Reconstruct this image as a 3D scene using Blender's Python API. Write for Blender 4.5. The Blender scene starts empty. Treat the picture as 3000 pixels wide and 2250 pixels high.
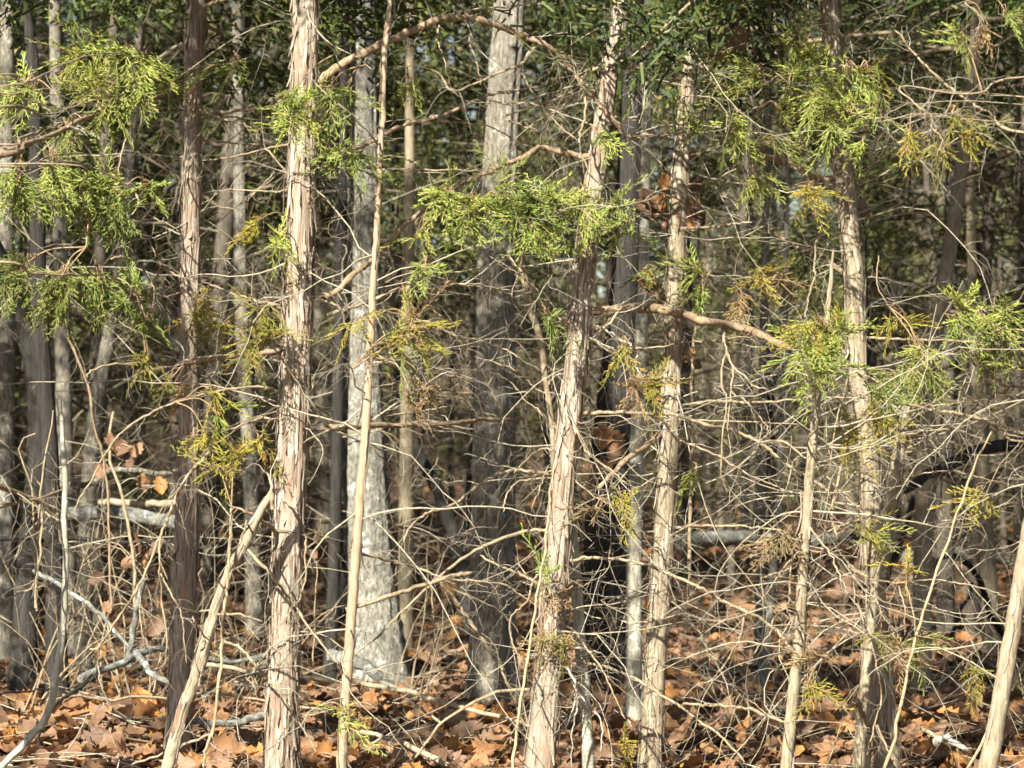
import bpy, math, numpy as np
from math import radians, sin, cos, pi

# ------------------------------------------------------------------ camera, sky, sun, exposure
scene = bpy.context.scene
col = scene.collection
F = 10000.0            # focal length in photo pixels (3000 wide)
CAMZ = 1.0
PITCH = math.atan(175.0 / F)
cam = bpy.data.cameras.new('camera')
cam.sensor_width = 36.0
cam.lens = 36.0 * F / 3000.0
cam.clip_end = 2000.0
cam.dof.use_dof = True
cam.dof.focus_distance = 10.3
cam.dof.aperture_fstop = 7.5
camo = bpy.data.objects.new('camera', cam)
camo.location = (0, 0, CAMZ)
camo.rotation_euler = (pi / 2 + PITCH, 0, 0)
col.objects.link(camo)
scene.camera = camo

SUN_EL = radians(33)
SUN_AZ = radians(23)   # behind the camera, this far to its left
world = bpy.data.worlds.new('World')
scene.world = world
world.use_nodes = True
nt = world.node_tree
sky = nt.nodes.new('ShaderNodeTexSky')
sky.sky_type = 'NISHITA'
sky.sun_disc = False
sky.sun_elevation = SUN_EL
sky.sun_rotation = pi + SUN_AZ
nt.links.new(sky.outputs[0], nt.nodes['Background'].inputs[0])
nt.nodes['Background'].inputs[1].default_value = 0.05
sl = bpy.data.lights.new('sun', 'SUN')
sl.energy = 5.0
sl.angle = radians(0.53)
sl.color = (1.0, 0.94, 0.83)
so = bpy.data.objects.new('sun', sl)
so.rotation_euler = (pi / 2 - SUN_EL, 0, -SUN_AZ)
so.location = (-5, -5, 12)
col.objects.link(so)
scene.view_settings.view_transform = 'Standard'
scene.view_settings.look = 'None'
scene.view_settings.gamma = 1.0
scene.view_settings.exposure = 1.45
scene.render.engine = 'CYCLES'
scene.cycles.max_bounces = 4
scene.cycles.diffuse_bounces = 2
scene.cycles.transmission_bounces = 2
scene.cycles.glossy_bounces = 1
scene.cycles.filter_width = 1.6
scene.cycles.use_adaptive_sampling = True
scene.cycles.adaptive_threshold = 0.03
scene.cycles.caustics_reflective = False
scene.cycles.caustics_refractive = False

rng = np.random.default_rng(11)

# ------------------------------------------------------------------ helpers
FWD = np.array([0, cos(PITCH), sin(PITCH)])
UPV = np.array([0, -sin(PITCH), cos(PITCH)])
RGT = np.array([1.0, 0, 0])
TILE = {c: ((i % 3) * 1000.0, (i // 3) * 750.0) for i, c in enumerate('ABCDEFGHI')}


def px(tile, x, y):
    if tile == 'Z':
        return x * 3000 / 2212.0, y * 3000 / 2212.0
    o = TILE[tile]
    return o[0] + x / 2.212, o[1] + y / 2.212


def unproj(u, v, D):
    """photo pixel and distance along the ground -> a point of the place"""
    d = FWD + RGT * ((u - 1500.0) / F) + UPV * ((1125.0 - v) / F)
    p = d * (D / d[1])
    return np.array([p[0], p[1], p[2] + CAMZ])


def wid(tile, w, D):
    k = 3000 / 2212.0 if tile == 'Z' else 1 / 2.212
    return w * k / F * D


def ground_depth(v):
    return CAMZ * F / (v - 1300.0)


def gz(x, y):
    x = np.asarray(x, float); y = np.asarray(y, float)
    near = np.clip((y - 6) / 10, 0, 1)
    return (0.020 * np.sin(x * 1.7 + y * 0.9) + 0.016 * np.sin(x * 3.1 - y * 2.3 + 1) + 0.012 * np.sin(y * 4.3 + x)
            + 0.05 * near * np.sin(x * 0.35 + y * 0.27) - 0.06 * np.clip((11.4 - y) / 1.0, 0, 1) + 0.09 * np.clip(y - 56, 0, 75) * np.clip((y - 56) / 14, 0, 1))


def nrm(a):
    return a / np.maximum(np.linalg.norm(a, axis=-1, keepdims=True), 1e-9)


class MB:
    def __init__(s):
        s.v = []; s.f = {3: [], 4: []}; s.m = {3: [], 4: []}; s.n = 0

    def add(s, v, q=None, t=None, m=0):
        v = np.asarray(v, np.float32).reshape(-1, 3)
        for k, a in ((4, q), (3, t)):
            if a is not None and len(a):
                a = np.asarray(a, np.int64).reshape(-1, k) + s.n
                s.f[k].append(a)
                s.m[k].append(np.full(len(a), m, np.int32))
        s.v.append(v); s.n += len(v)

    def build(s, name, mats, parent=None, smooth=True, org=(0, 0, 0)):
        me = bpy.data.meshes.new(name)
        v = np.concatenate(s.v) if s.v else np.zeros((0, 3), np.float32)
        v = v - np.asarray(org, np.float32)
        q = np.concatenate(s.f[4]) if s.f[4] else np.zeros((0, 4), np.int64)
        t = np.concatenate(s.f[3]) if s.f[3] else np.zeros((0, 3), np.int64)
        me.vertices.add(len(v)); me.vertices.foreach_set('co', v.astype(np.float32).ravel())
        nl = q.size + t.size
        me.loops.add(nl)
        me.loops.foreach_set('vertex_index', np.concatenate([q.ravel(), t.ravel()]).astype(np.int32))
        me.polygons.add(len(q) + len(t))
        st = np.concatenate([np.arange(len(q)) * 4, q.size + np.arange(len(t)) * 3]).astype(np.int32)
        me.polygons.foreach_set('loop_start', st)
        mi = np.concatenate(s.m[4] + s.m[3]) if (s.m[4] or s.m[3]) else np.zeros(0, np.int32)
        for mm in (mats if isinstance(mats, (list, tuple)) else [mats]):
            me.materials.append(mm)
        me.polygons.foreach_set('material_index', mi.astype(np.int32))
        me.polygons.foreach_set('use_smooth', np.full(len(me.polygons), smooth))
        me.update(calc_edges=True)
        o = bpy.data.objects.new(name, me)
        col.objects.link(o)
        if parent is not None:
            o.parent = parent
        return o


def tag(o, label=None, cat=None, group=None, kind=None):
    if label: o['label'] = label
    if cat: o['category'] = cat
    if group: o['group'] = group
    if kind: o['kind'] = kind
    return o


def empty(name, loc):
    o = bpy.data.objects.new(name, None)
    o.empty_display_size = 0.1
    o.location = loc
    col.objects.link(o)
    return o


def tubes(P, R, sides, disp=None):
    """P (K,n,3) paths, R (K,n) radii -> verts, quads"""
    P = np.asarray(P, float); R = np.asarray(R, float)
    K, n, _ = P.shape
    T = nrm(np.gradient(P, axis=1))
    mean = nrm(P[:, -1] - P[:, 0] + 1e-6)
    ref = np.zeros((K, 3)); ref[np.arange(K), np.argmin(np.abs(mean), axis=1)] = 1
    U = nrm(np.cross(T, ref[:, None, :]))
    V = np.cross(T, U)
    th = np.arange(sides) * 2 * pi / sides
    rr = R[:, :, None] * np.ones(sides)
    if disp is not None:
        rr = rr * disp
    ring = (P[:, :, None, :] + rr[..., None] * (np.cos(th)[None, None, :, None] * U[:, :, None, :] + np.sin(th)[None, None, :, None] * V[:, :, None, :]))
    v = ring.reshape(-1, 3)
    i = np.arange(n - 1)[:, None]; j = np.arange(sides)[None, :]; j2 = (j + 1) % sides
    q = np.stack([i * sides + j, i * sides + j2, (i + 1) * sides + j2, (i + 1) * sides + j], -1).reshape(-1, 4)
    q = (q[None] + (np.arange(K) * n * sides)[:, None, None]).reshape(-1, 4)
    return v, q


def catmull(P, per=5):
    P = np.asarray(P, float)
    if len(P) < 3:
        t = np.linspace(0, 1, per + 1)[:, None]
        return P[0] * (1 - t) + P[-1] * t
    Q = np.vstack([2 * P[0] - P[1], P, 2 * P[-1] - P[-2]])
    out = []
    for i in range(1, len(Q) - 2):
        a, b, c, d = Q[i - 1], Q[i], Q[i + 1], Q[i + 2]
        t = np.linspace(0, 1, per, endpoint=False)[:, None]
        out.append(0.5 * ((2 * b) + (-a + c) * t + (2 * a - 5 * b + 4 * c - d) * t ** 2 + (-a + 3 * b - 3 * c + d) * t ** 3))
    out.append(P[-1:])
    return np.vstack(out)


def resample(P, n):
    L = np.concatenate([[0], np.cumsum(np.linalg.norm(np.diff(P, axis=0), axis=1))])
    s = np.linspace(0, L[-1], n)
    return np.stack([np.interp(s, L, P[:, k]) for k in range(P.shape[1])], 1)


def plen(P):
    return float(np.linalg.norm(np.diff(P, axis=0), axis=1).sum())


def grow(S, Dr, L, n=6, wig=0.25, droop=0.1):
    """K wandering twigs from S along Dr with lengths L"""
    K = len(S)
    d = nrm(Dr)
    out = [S]
    p = S
    curl = rng.normal(0, wig * 0.5, (K, 3))
    for i in range(n - 1):
        d = nrm(d + rng.normal(0, wig, (K, 3)) * 0.6 + curl * 0.5 + np.array([0, 0, -droop]))
        p = p + d * (L / (n - 1))[:, None]
        out.append(p)
    return np.stack(out, 1)


def sample_on(P, K, lo=0.1, hi=1.0):
    """points and tangents at K random places on a path"""
    t = rng.uniform(lo, hi, K) * (len(P) - 1.001)
    i = t.astype(int); f = (t - i)[:, None]
    p = P[i] * (1 - f) + P[i + 1] * f
    return p, nrm(P[i + 1] - P[i]), t / (len(P) - 1)


def add_twigs(mb, P, r0, dens, lmin=0.06, lmax=0.32, droop=0.09, m=0, sub=True, sides=3, spread=1.0):
    K = int(plen(P) * dens * rng.uniform(0.8, 1.2))
    if K < 1:
        return
    s, t, f = sample_on(P, K, 0.08, 1.0)
    d = nrm(t * 0.75 + nrm(rng.normal(0, 1, (K, 3))) * spread + np.array([0, 0, -0.12]))
    L = rng.uniform(lmin, lmax, K) * (1.15 - 0.5 * f)
    W = grow(s, d, L, 8, 0.36, droop)
    r = np.clip(r0 * 0.40, 0.0009, 0.0027) * rng.uniform(0.55, 1.1, K)
    v, q = tubes(W, r[:, None] * np.linspace(1.1, 0.28, 8)[None], sides)
    mb.add(v, q, m=m)
    if sub:
        for _ in range(2):
            sel = np.nonzero(rng.random(K) < 0.6)[0]
            if len(sel) == 0:
                continue
            k = rng.integers(1, 7, len(sel))
            p = W[sel, k]; tt = nrm(W[sel, k] - W[sel, k - 1])
            dd = nrm(tt * 0.7 + nrm(rng.normal(0, 1, (len(sel), 3))) * 0.9)
            w2 = grow(p, dd, L[sel] * rng.uniform(0.2, 0.6, len(sel)), 5, 0.34, droop)
            v, q = tubes(w2, (r[sel] * 0.65)[:, None] * np.linspace(1, 0.45, 5)[None], sides)
            mb.add(v, q, m=m)


# ------------------------------------------------------------------ materials
def mat(name, rough=0.85):
    m = bpy.data.materials.new(name)
    m.use_nodes = True
    n = m.node_tree
    b = n.nodes['Principled BSDF']
    b.inputs['Roughness'].default_value = rough
    b.inputs['Specular IOR Level'].default_value = 0.25
    return m, n, b


def N(n, t, **kw):
    x = n.nodes.new(t)
    for k, v in kw.items():
        setattr(x, k, v)
    return x


def noise(n, scale, detail=4, vec=None, rough=0.6, mapscale=None, objspace=True):
    tc = N(n, 'ShaderNodeTexCoord')
    mp = N(n, 'ShaderNodeMapping')
    n.links.new(tc.outputs['Object'], mp.inputs[0])
    if mapscale: mp.inputs['Scale'].default_value = mapscale
    t = N(n, 'ShaderNodeTexNoise')
    t.inputs['Scale'].default_value = scale
    t.inputs['Detail'].default_value = detail
    t.inputs['Roughness'].default_value = rough
    n.links.new(mp.outputs[0], t.inputs['Vector'])
    return t


def ramp(n, src, stops, out=0):
    r = N(n, 'ShaderNodeValToRGB')
    e = r.color_ramp.elements
    while len(e) < len(stops):
        e.new(0.5)
    for i, (p, c) in enumerate(stops):
        e[i].position = p
        e[i].color = (*c, 1) if len(c) == 3 else c
    n.links.new(src, r.inputs[0])
    return r


def mix(n, fac, a, b, mode='MIX'):
    m = N(n, 'ShaderNodeMix', data_type='RGBA', blend_type=mode)
    for s, val in ((m.inputs[0], fac), (m.inputs[6], a), (m.inputs[7], b)):
        if hasattr(val, 'links') or hasattr(val, 'is_output'):
            n.links.new(val, s)
        elif isinstance(val, (int, float)):
            s.default_value = val
        else:
            s.default_value = (*val, 1)
    return m.outputs[2]


def bump(n, b, src, strength=0.5, dist=0.004):
    bp = N(n, 'ShaderNodeBump')
    bp.inputs['Strength'].default_value = strength
    bp.inputs['Distance'].default_value = dist
    n.links.new(src, bp.inputs['Height'])
    n.links.new(bp.outputs[0], b.inputs['Normal'])


def island(n):
    g = N(n, 'ShaderNodeNewGeometry')
    return g.outputs['Random Per Island']


def bark_mat(name, dark, midc, light, zs=0.10, scale=90, lichen=None, lich_amt=0.5, bumpd=0.004, redden=None):
    m, n, b = mat(name, 0.9)
    a = noise(n, scale, 6, mapscale=(1, 1, zs), rough=0.65)
    c = ramp(n, a.outputs['Fac'], [(0.28, dark), (0.5, midc), (0.72, light)])
    big = noise(n, 7, 3, mapscale=(1, 1, 0.5))
    c2 = mix(n, ramp(n, big.outputs['Fac'], [(0.35, (0, 0, 0)), (0.65, (1, 1, 1))]).outputs[0], c.outputs[0], tuple(np.array(midc) * 0.72), 'MIX')
    c3 = mix(n, 0.5, c.outputs[0], c2)
    if redden:
        rd = noise(n, 25, 3, mapscale=(1, 1, 0.25))
        c3 = mix(n, ramp(n, rd.outputs['Fac'], [(0.52, (0, 0, 0)), (0.68, (0.7, 0.7, 0.7))]).outputs[0], c3, redden)
    if lichen:
        li = noise(n, 16, 5, rough=0.7)
        c3 = mix(n, ramp(n, li.outputs['Fac'], [(lich_amt, (0, 0, 0)), (lich_amt + 0.07, (1, 1, 1))]).outputs[0], c3, lichen)
    n.links.new(c3, b.inputs['Base Color'])
    bump(n, b, a.outputs['Fac'], 0.9, bumpd)
    return m


M = {}
M['cedar'] = bark_mat('cedar_bark', (0.105, 0.078, 0.056), (0.31, 0.258, 0.197), (0.49, 0.43, 0.35), 0.16, 120, redden=(0.33, 0.19, 0.12))
M['cedar_grey'] = bark_mat('cedar_bark_grey', (0.11, 0.085, 0.055), (0.30, 0.25, 0.165), (0.48, 0.42, 0.30), 0.16, 130, lichen=(0.40, 0.42, 0.32), lich_amt=0.62)
M['cedar_smooth'] = bark_mat('cedar_bark_smooth', (0.20, 0.13, 0.085), (0.38, 0.29, 0.19), (0.52, 0.43, 0.31), 0.2, 80, redden=(0.40, 0.24, 0.14))
M['strip'] = None
M['white_oak'] = bark_mat('white_oak_bark', (0.035, 0.032, 0.026), (0.25, 0.24, 0.195), (0.52, 0.52, 0.45), 0.42, 80, lichen=(0.60, 0.63, 0.55), lich_amt=0.58, bumpd=0.02)
M['grey_oak'] = bark_mat('grey_oak_bark', (0.03, 0.026, 0.02), (0.23, 0.21, 0.165), (0.48, 0.465, 0.39), 0.28, 90, lichen=(0.50, 0.52, 0.44), lich_amt=0.60, bumpd=0.016)  # bark and lichen whitened to stand for sun on the grey oak
M['dark_oak'] = bark_mat('dark_oak_bark', (0.012, 0.011, 0.010), (0.036, 0.033, 0.029), (0.075, 0.068, 0.06), 0.13, 70, bumpd=0.010)  # dark bark; shade on the black trunks is also put into this colour
M['wood_bark'] = bark_mat('shaded_wood_bark', (0.03, 0.026, 0.02), (0.10, 0.085, 0.064), (0.20, 0.175, 0.135), 0.2, 80, bumpd=0.010)  # background bark, its colour darkened to deepen the shade there
M['pale_stem'] = bark_mat('pale_stem_bark', (0.16, 0.15, 0.115), (0.40, 0.38, 0.29), (0.62, 0.61, 0.52), 0.2, 60, lichen=(0.66, 0.69, 0.60), lich_amt=0.56)
M['log'] = bark_mat('lichen_log', (0.05, 0.05, 0.045), (0.19, 0.19, 0.165), (0.38, 0.40, 0.36), 0.8, 50, lichen=(0.45, 0.52, 0.47), lich_amt=0.55, bumpd=0.010)
M['dead'] = bark_mat('dead_wood', (0.16, 0.125, 0.08), (0.38, 0.315, 0.21), (0.57, 0.50, 0.37), 0.5, 90)
M['black_wood'] = bark_mat('near_black_wood', (0.008, 0.008, 0.008), (0.02, 0.018, 0.016), (0.05, 0.045, 0.04), 0.5, 60)  # near-black wood for the darkest sticks


def twig_mat(name, stops, rough=0.8):
    m, n, b = mat(name, rough)
    r = ramp(n, island(n), stops)
    a = noise(n, 60, 3)
    c = mix(n, 1.0, r.outputs[0], ramp(n, a.outputs['Fac'], [(0.3, (0.55, 0.55, 0.55)), (0.7, (1.15, 1.15, 1.15))]).outputs[0], 'MULTIPLY')
    n.links.new(c, b.inputs['Base Color'])
    return m


M['twig'] = twig_mat('dry_twig', [(0, (0.09, 0.065, 0.045)), (0.22, (0.20, 0.155, 0.105)), (0.45, (0.36, 0.305, 0.20)), (0.7, (0.43, 0.40, 0.30)), (0.9, (0.50, 0.485, 0.41)), (1, (0.28, 0.17, 0.10))])
M['branch'] = bark_mat('branch_bark', (0.13, 0.09, 0.055), (0.33, 0.26, 0.165), (0.50, 0.42, 0.29), 0.6, 80)
M['branch_red'] = bark_mat('branch_bark_red', (0.11, 0.07, 0.04), (0.30, 0.215, 0.135), (0.46, 0.37, 0.245), 0.6, 60)
M['fartwig'] = twig_mat('far_twig', [(0, (0.07, 0.055, 0.035)), (0.35, (0.16, 0.125, 0.08)), (0.7, (0.26, 0.215, 0.145)), (1, (0.36, 0.32, 0.23))])
M['fartrunk'] = twig_mat('far_trunk', [(0, (0.05, 0.04, 0.03)), (0.4, (0.14, 0.115, 0.08)), (0.75, (0.25, 0.215, 0.16)), (1, (0.38, 0.35, 0.28))])
M['cane'] = twig_mat('tan_cane', [(0, (0.42, 0.33, 0.19)), (1, (0.52, 0.42, 0.25))])
M['white_twig'] = twig_mat('bleached_twig', [(0, (0.42, 0.38, 0.30)), (1, (0.54, 0.51, 0.43))])


def leafy(name, stops, trans=0.18, rough=0.55):
    m, n, b = mat(name, rough)
    r = ramp(n, island(n), stops)
    oi = N(n, 'ShaderNodeObjectInfo')
    tone = ramp(n, oi.outputs['Random'], [(0, (0.74, 0.78, 0.80)), (0.5, (1.0, 1.0, 1.0)), (1, (1.2, 1.12, 1.0))])
    cc = mix(n, 1.0, r.outputs[0], tone.outputs[0], 'MULTIPLY')
    n.links.new(cc, b.inputs['Base Color'])
    t = N(n, 'ShaderNodeBsdfTranslucent')
    n.links.new(cc, t.inputs['Color'])
    mx = N(n, 'ShaderNodeMixShader')
    mx.inputs[0].default_value = trans
    out = n.nodes['Material Output']
    n.links.new(b.outputs[0], mx.inputs[1]); n.links.new(t.outputs[0], mx.inputs[2])
    n.links.new(mx.outputs[0], out.inputs['Surface'])
    return m


M['green'] = leafy('cedar_green', [(0, (0.15, 0.215, 0.04)), (0.35, (0.275, 0.355, 0.07)), (0.72, (0.385, 0.46, 0.11)), (0.93, (0.52, 0.55, 0.20)), (1, (0.42, 0.29, 0.12))])
M['dull'] = leafy('cedar_dull_green', [(0, (0.15, 0.19, 0.045)), (0.45, (0.27, 0.33, 0.07)), (0.8, (0.37, 0.42, 0.11)), (1, (0.36, 0.25, 0.11))])
M['yellow'] = leafy('cedar_yellow_green', [(0, (0.19, 0.20, 0.04)), (0.4, (0.32, 0.33, 0.06)), (0.75, (0.42, 0.36, 0.07)), (1, (0.40, 0.20, 0.07))])
M['rust'] = leafy('cedar_rust', [(0, (0.22, 0.125, 0.065)), (0.4, (0.34, 0.22, 0.12)), (0.7, (0.42, 0.32, 0.18)), (1, (0.36, 0.36, 0.09))])
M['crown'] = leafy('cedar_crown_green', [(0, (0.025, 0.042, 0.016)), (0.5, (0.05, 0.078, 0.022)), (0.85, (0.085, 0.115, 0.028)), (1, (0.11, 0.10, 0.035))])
M['farcrown'] = leafy('far_crown_green', [(0, (0.045, 0.058, 0.02)), (0.5, (0.10, 0.122, 0.034)), (0.82, (0.17, 0.19, 0.055)), (1, (0.23, 0.19, 0.085))])


def litter(name, objrand):
    m, n, b = mat(name, 0.62)
    b.inputs['Specular IOR Level'].default_value = 0.35
    if objrand:
        src = N(n, 'ShaderNodeObjectInfo').outputs['Random']
    else:
        src = island(n)
    r = ramp(n, src, [(0, (0.11, 0.062, 0.038)), (0.2, (0.21, 0.13, 0.08)), (0.42, (0.28, 0.165, 0.095)), (0.6, (0.36, 0.205, 0.11)),
                      (0.74, (0.40, 0.19, 0.07)), (0.84, (0.46, 0.22, 0.06)), (0.92, (0.36, 0.24, 0.15)), (1, (0.20, 0.12, 0.075))])
    a = noise(n, 45, 4)
    c = mix(n, 1.0, r.outputs[0], ramp(n, a.outputs['Fac'], [(0.3, (0.62, 0.58, 0.55)), (0.65, (1.08, 1.08, 1.08))]).outputs[0], 'MULTIPLY')
    n.links.new(c, b.inputs['Base Color'])
    t = N(n, 'ShaderNodeBsdfTranslucent')
    n.links.new(c, t.inputs['Color'])
    mx = N(n, 'ShaderNodeMixShader'); mx.inputs[0].default_value = 0.2
    n.links.new(b.outputs[0], mx.inputs[1]); n.links.new(t.outputs[0], mx.inputs[2])
    n.links.new(mx.outputs[0], n.nodes['Material Output'].inputs['Surface'])
    return m


M['litter'] = litter('dead_leaf_litter', False)
M['leaf'] = litter('dead_oak_leaf', True)
m, n_, b_ = mat('bark_strip', 0.9)
r_ = ramp(n_, island(n_), [(0, (0.20, 0.135, 0.09)), (0.3, (0.31, 0.243, 0.178)), (0.7, (0.40, 0.333, 0.255)), (1, (0.50, 0.44, 0.355))])
a_ = noise(n_, 140, 4, mapscale=(1, 1, 0.1))
n_.links.new(mix(n_, 1.0, r_.outputs[0], ramp(n_, a_.outputs['Fac'], [(0.3, (0.6, 0.57, 0.55)), (0.6, (1.08, 1.08, 1.08))]).outputs[0], 'MULTIPLY'), b_.inputs['Base Color'])
bump(n_, b_, a_.outputs['Fac'], 0.6, 0.003)
M['strip'] = m
m, n_, b_ = mat('forest_soil', 0.95)
a_ = noise(n_, 9, 6)
n_.links.new(ramp(n_, a_.outputs['Fac'], [(0.3, (0.035, 0.024, 0.016)), (0.55, (0.11, 0.07, 0.042)), (0.75, (0.20, 0.13, 0.08))]).outputs[0], b_.inputs['Base Color'])
bump(n_, b_, a_.outputs['Fac'], 0.8, 0.05)
M['soil'] = m

# ------------------------------------------------------------------ ground
mb = MB()
xs = np.concatenate([np.linspace(-300, -12, 14), np.linspace(-11.5, 11.5, 70), np.linspace(12, 300, 14)])
ys = np.concatenate([np.linspace(-60, 5, 10), np.linspace(5.5, 50, 130), np.linspace(51, 130, 60), np.linspace(140, 500, 10)])
X, Y = np.meshgrid(xs, ys)
v = np.stack([X, Y, gz(X, Y) - 0.012], -1).reshape(-1, 3)
nx = len(xs)
i, j = np.meshgrid(np.arange(len(ys) - 1), np.arange(nx - 1), indexing='ij')
a = i * nx + j
mb.add(v, np.stack([a, a + 1, a + nx + 1, a + nx], -1).reshape(-1, 4))
floor = mb.build('forest_ground', M['soil'])
tag(floor, 'brown forest ground under the dead leaves', 'ground', kind='structure')

# ---- oak leaf shapes
def leaf_proto(k):
    r = np.random.default_rng(100 + k)
    st = 11
    t = np.linspace(0, 1, st)
    env = np.sin(pi * np.clip(t * 0.93 + 0.05, 0, 1)) ** 0.8 * 0.36
    lob = np.where(np.arange(st) % 2 == 0, r.uniform(0.6, 0.9), r.uniform(0.98, 1.15)) * r.uniform(0.8, 1.15, st)
    wl = env * lob; wr = env * lob * r.uniform(0.85, 1.15, st)
    wl[0] = wr[0] = 0.012; wl[-1] = wr[-1] = 0.03
    c1 = r.uniform(-1.6, 1.8); c2 = r.uniform(-1.2, 1.6); tw = r.uniform(-1, 1)
    rows = []
    for s in range(st):
        y = t[s] - 0.5
        skew = 0.05
        for side, w in ((-1, wl[s]), (-0.5, wl[s] * 0.55), (0, 0), (0.5, wr[s] * 0.55), (1, wr[s])):
            x = np.sign(side) * w
            z = c1 * x * x + c2 * 0.45 * y * y + tw * x * y + 0.03 * r.normal() - (0.02 if side == 0 else 0)
            rows.append((x, y + abs(side) * skew * (1 if s % 2 else 0.2), z))
    V = np.array(rows)
    Q = []
    for s in range(st - 1):
        for c in range(4):
            a = s * 5 + c
            Q.append((a, a + 1, a + 6, a + 5))
    return V, np.array(Q)


def thin(V, Q, rows):
    V = V.reshape(11, 5, 3)[rows][:, [0, 2, 4]].reshape(-1, 3)
    return V, np.array([(s * 3 + c, s * 3 + c + 1, s * 3 + c + 4, s * 3 + c + 3) for s in range(len(rows) - 1) for c in range(2)])


LEAF = [leaf_proto(k) for k in range(10)]
LEAF_M = [thin(*l, list(range(11))) for l in LEAF]
LEAF_F = [thin(*l, [0, 3, 6, 9, 10]) for l in LEAF]


def rotm(yaw, pitch, roll):
    cy, sy = np.cos(yaw), np.sin(yaw); cp, sp = np.cos(pitch), np.sin(pitch); cr, sr = np.cos(roll), np.sin(roll)
    Z = np.zeros_like(yaw); O = np.ones_like(yaw)
    Rz = np.stack([np.stack([cy, -sy, Z], -1), np.stack([sy, cy, Z], -1), np.stack([Z, Z, O], -1)], -2)
    Rx = np.stack([np.stack([O, Z, Z], -1), np.stack([Z, cp, -sp], -1), np.stack([Z, sp, cp], -1)], -2)
    Ry = np.stack([np.stack([cr, Z, sr], -1), np.stack([Z, O, Z], -1), np.stack([-sr, Z, cr], -1)], -2)
    return Rz @ Rx @ Ry


def scatter(mb, pts, size, tilt, LEAF):
    K = len(pts)
    which = rng.integers(0, len(LEAF), K)
    yaw = rng.uniform(0, 2 * pi, K); p = rng.normal(0, tilt, K); r = rng.normal(0, tilt, K)
    R = rotm(yaw, p, r)
    for k, (V, Q) in enumerate(LEAF):
        s = np.nonzero(which == k)[0]
        if not len(s):
            continue
        W = np.einsum('kij,vj->kvi', R[s], V) * size[s, None, None]
        zl = W[:, :, 2].min(1)
        W = W + pts[s][:, None, :]
        W[:, :, 2] -= (zl * rng.uniform(0.1, 0.75, len(s)))[:, None]
        q = (Q[None] + (np.arange(len(s)) * len(V))[:, None, None]).reshape(-1, 4)
        mb.add(W.reshape(-1, 3), q)


def scat_pts(n, y0, y1, pw, half):
    y = y0 + (y1 - y0) * rng.random(n) ** pw
    x = rng.uniform(-1, 1, n) * (half + y * 0.15)
    return np.stack([x, y, gz(x, y)], 1)


mb = MB()
p = scat_pts(12500, 9.8, 20, 1.0, 0.9)
scatter(mb, p, 0.045 + 0.085 * rng.random(len(p)), 0.42, LEAF_M)
p = scat_pts(10000, 20, 70, 1.4, 1.5)
scatter(mb, p, rng.uniform(0.10, 0.19, len(p)), 0.3, LEAF_F)
lit = mb.build('leaf_litter', M['litter'], floor)
gt = MB()
p = scat_pts(2600, 10.2, 24, 1.2, 0.5)
d = nrm(np.stack([rng.normal(0, 1, len(p)), rng.normal(0, 1, len(p)), rng.normal(0, 0.18, len(p))], 1))
W = grow(p + np.array([0, 0, 0.022]), d, rng.uniform(0.06, 0.38, len(p)), 6, 0.14, 0.0)
v, q = tubes(W, rng.uniform(0.0012, 0.004, len(p))[:, None] * np.linspace(1, 0.5, 6)[None], 4)
gt.add(v, q)
tag(gt.build('fallen_twigs', M['twig'], floor), 'small dead twigs strewn over the leaves', kind='stuff')
tag(lit, 'thick litter of brown curled oak leaves covering the forest ground', kind='stuff')

# the largest, nearest leaves as pieces of their own
LM = []
for k, (V, Q) in enumerate(LEAF):
    t = MB(); t.add(V, Q)
    o = t.build('oak_leaf', M['leaf'])
    LM.append(o.data)
    bpy.data.objects.remove(o)
p = np.concatenate([scat_pts(200, 10.5, 12.6, 0.9, -0.02), scat_pts(95, 12.6, 15, 1.0, 0)])
for k in range(len(p)):
    o = bpy.data.objects.new('oak_leaf', LM[int(rng.integers(0, len(LM)))])
    s = rng.uniform(0.09, 0.155)
    o.location = (p[k, 0], p[k, 1], p[k, 2] + 0.02 + 0.012 * rng.random())
    o.rotation_euler = (rng.normal(0, 0.42), rng.normal(0, 0.42), rng.uniform(0, 6.28))
    o.scale = (s, s, s)
    o.parent = floor
    col.objects.link(o)

# ------------------------------------------------------------------ trees: builders
TREES = {}


class Tree:
    pass


def ridges(n, sides, amp, kmin=2, kmax=11, seed=0):
    r = np.random.default_rng(seed)
    th = np.arange(sides) * 2 * pi / sides
    z = np.arange(n)[:, None]
    d = np.zeros((n, sides))
    for _ in range(7):
        k = r.integers(kmin, kmax)
        d += np.sin(k * th[None] + r.uniform(0, 6.28) + 0.12 * np.cumsum(r.normal(0, 0.6, n))[:, None]) / (1 + 0.25 * k)
    return 1 + amp * (d / 2.0 + r.normal(0, 0.22, (n, sides)))


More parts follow.
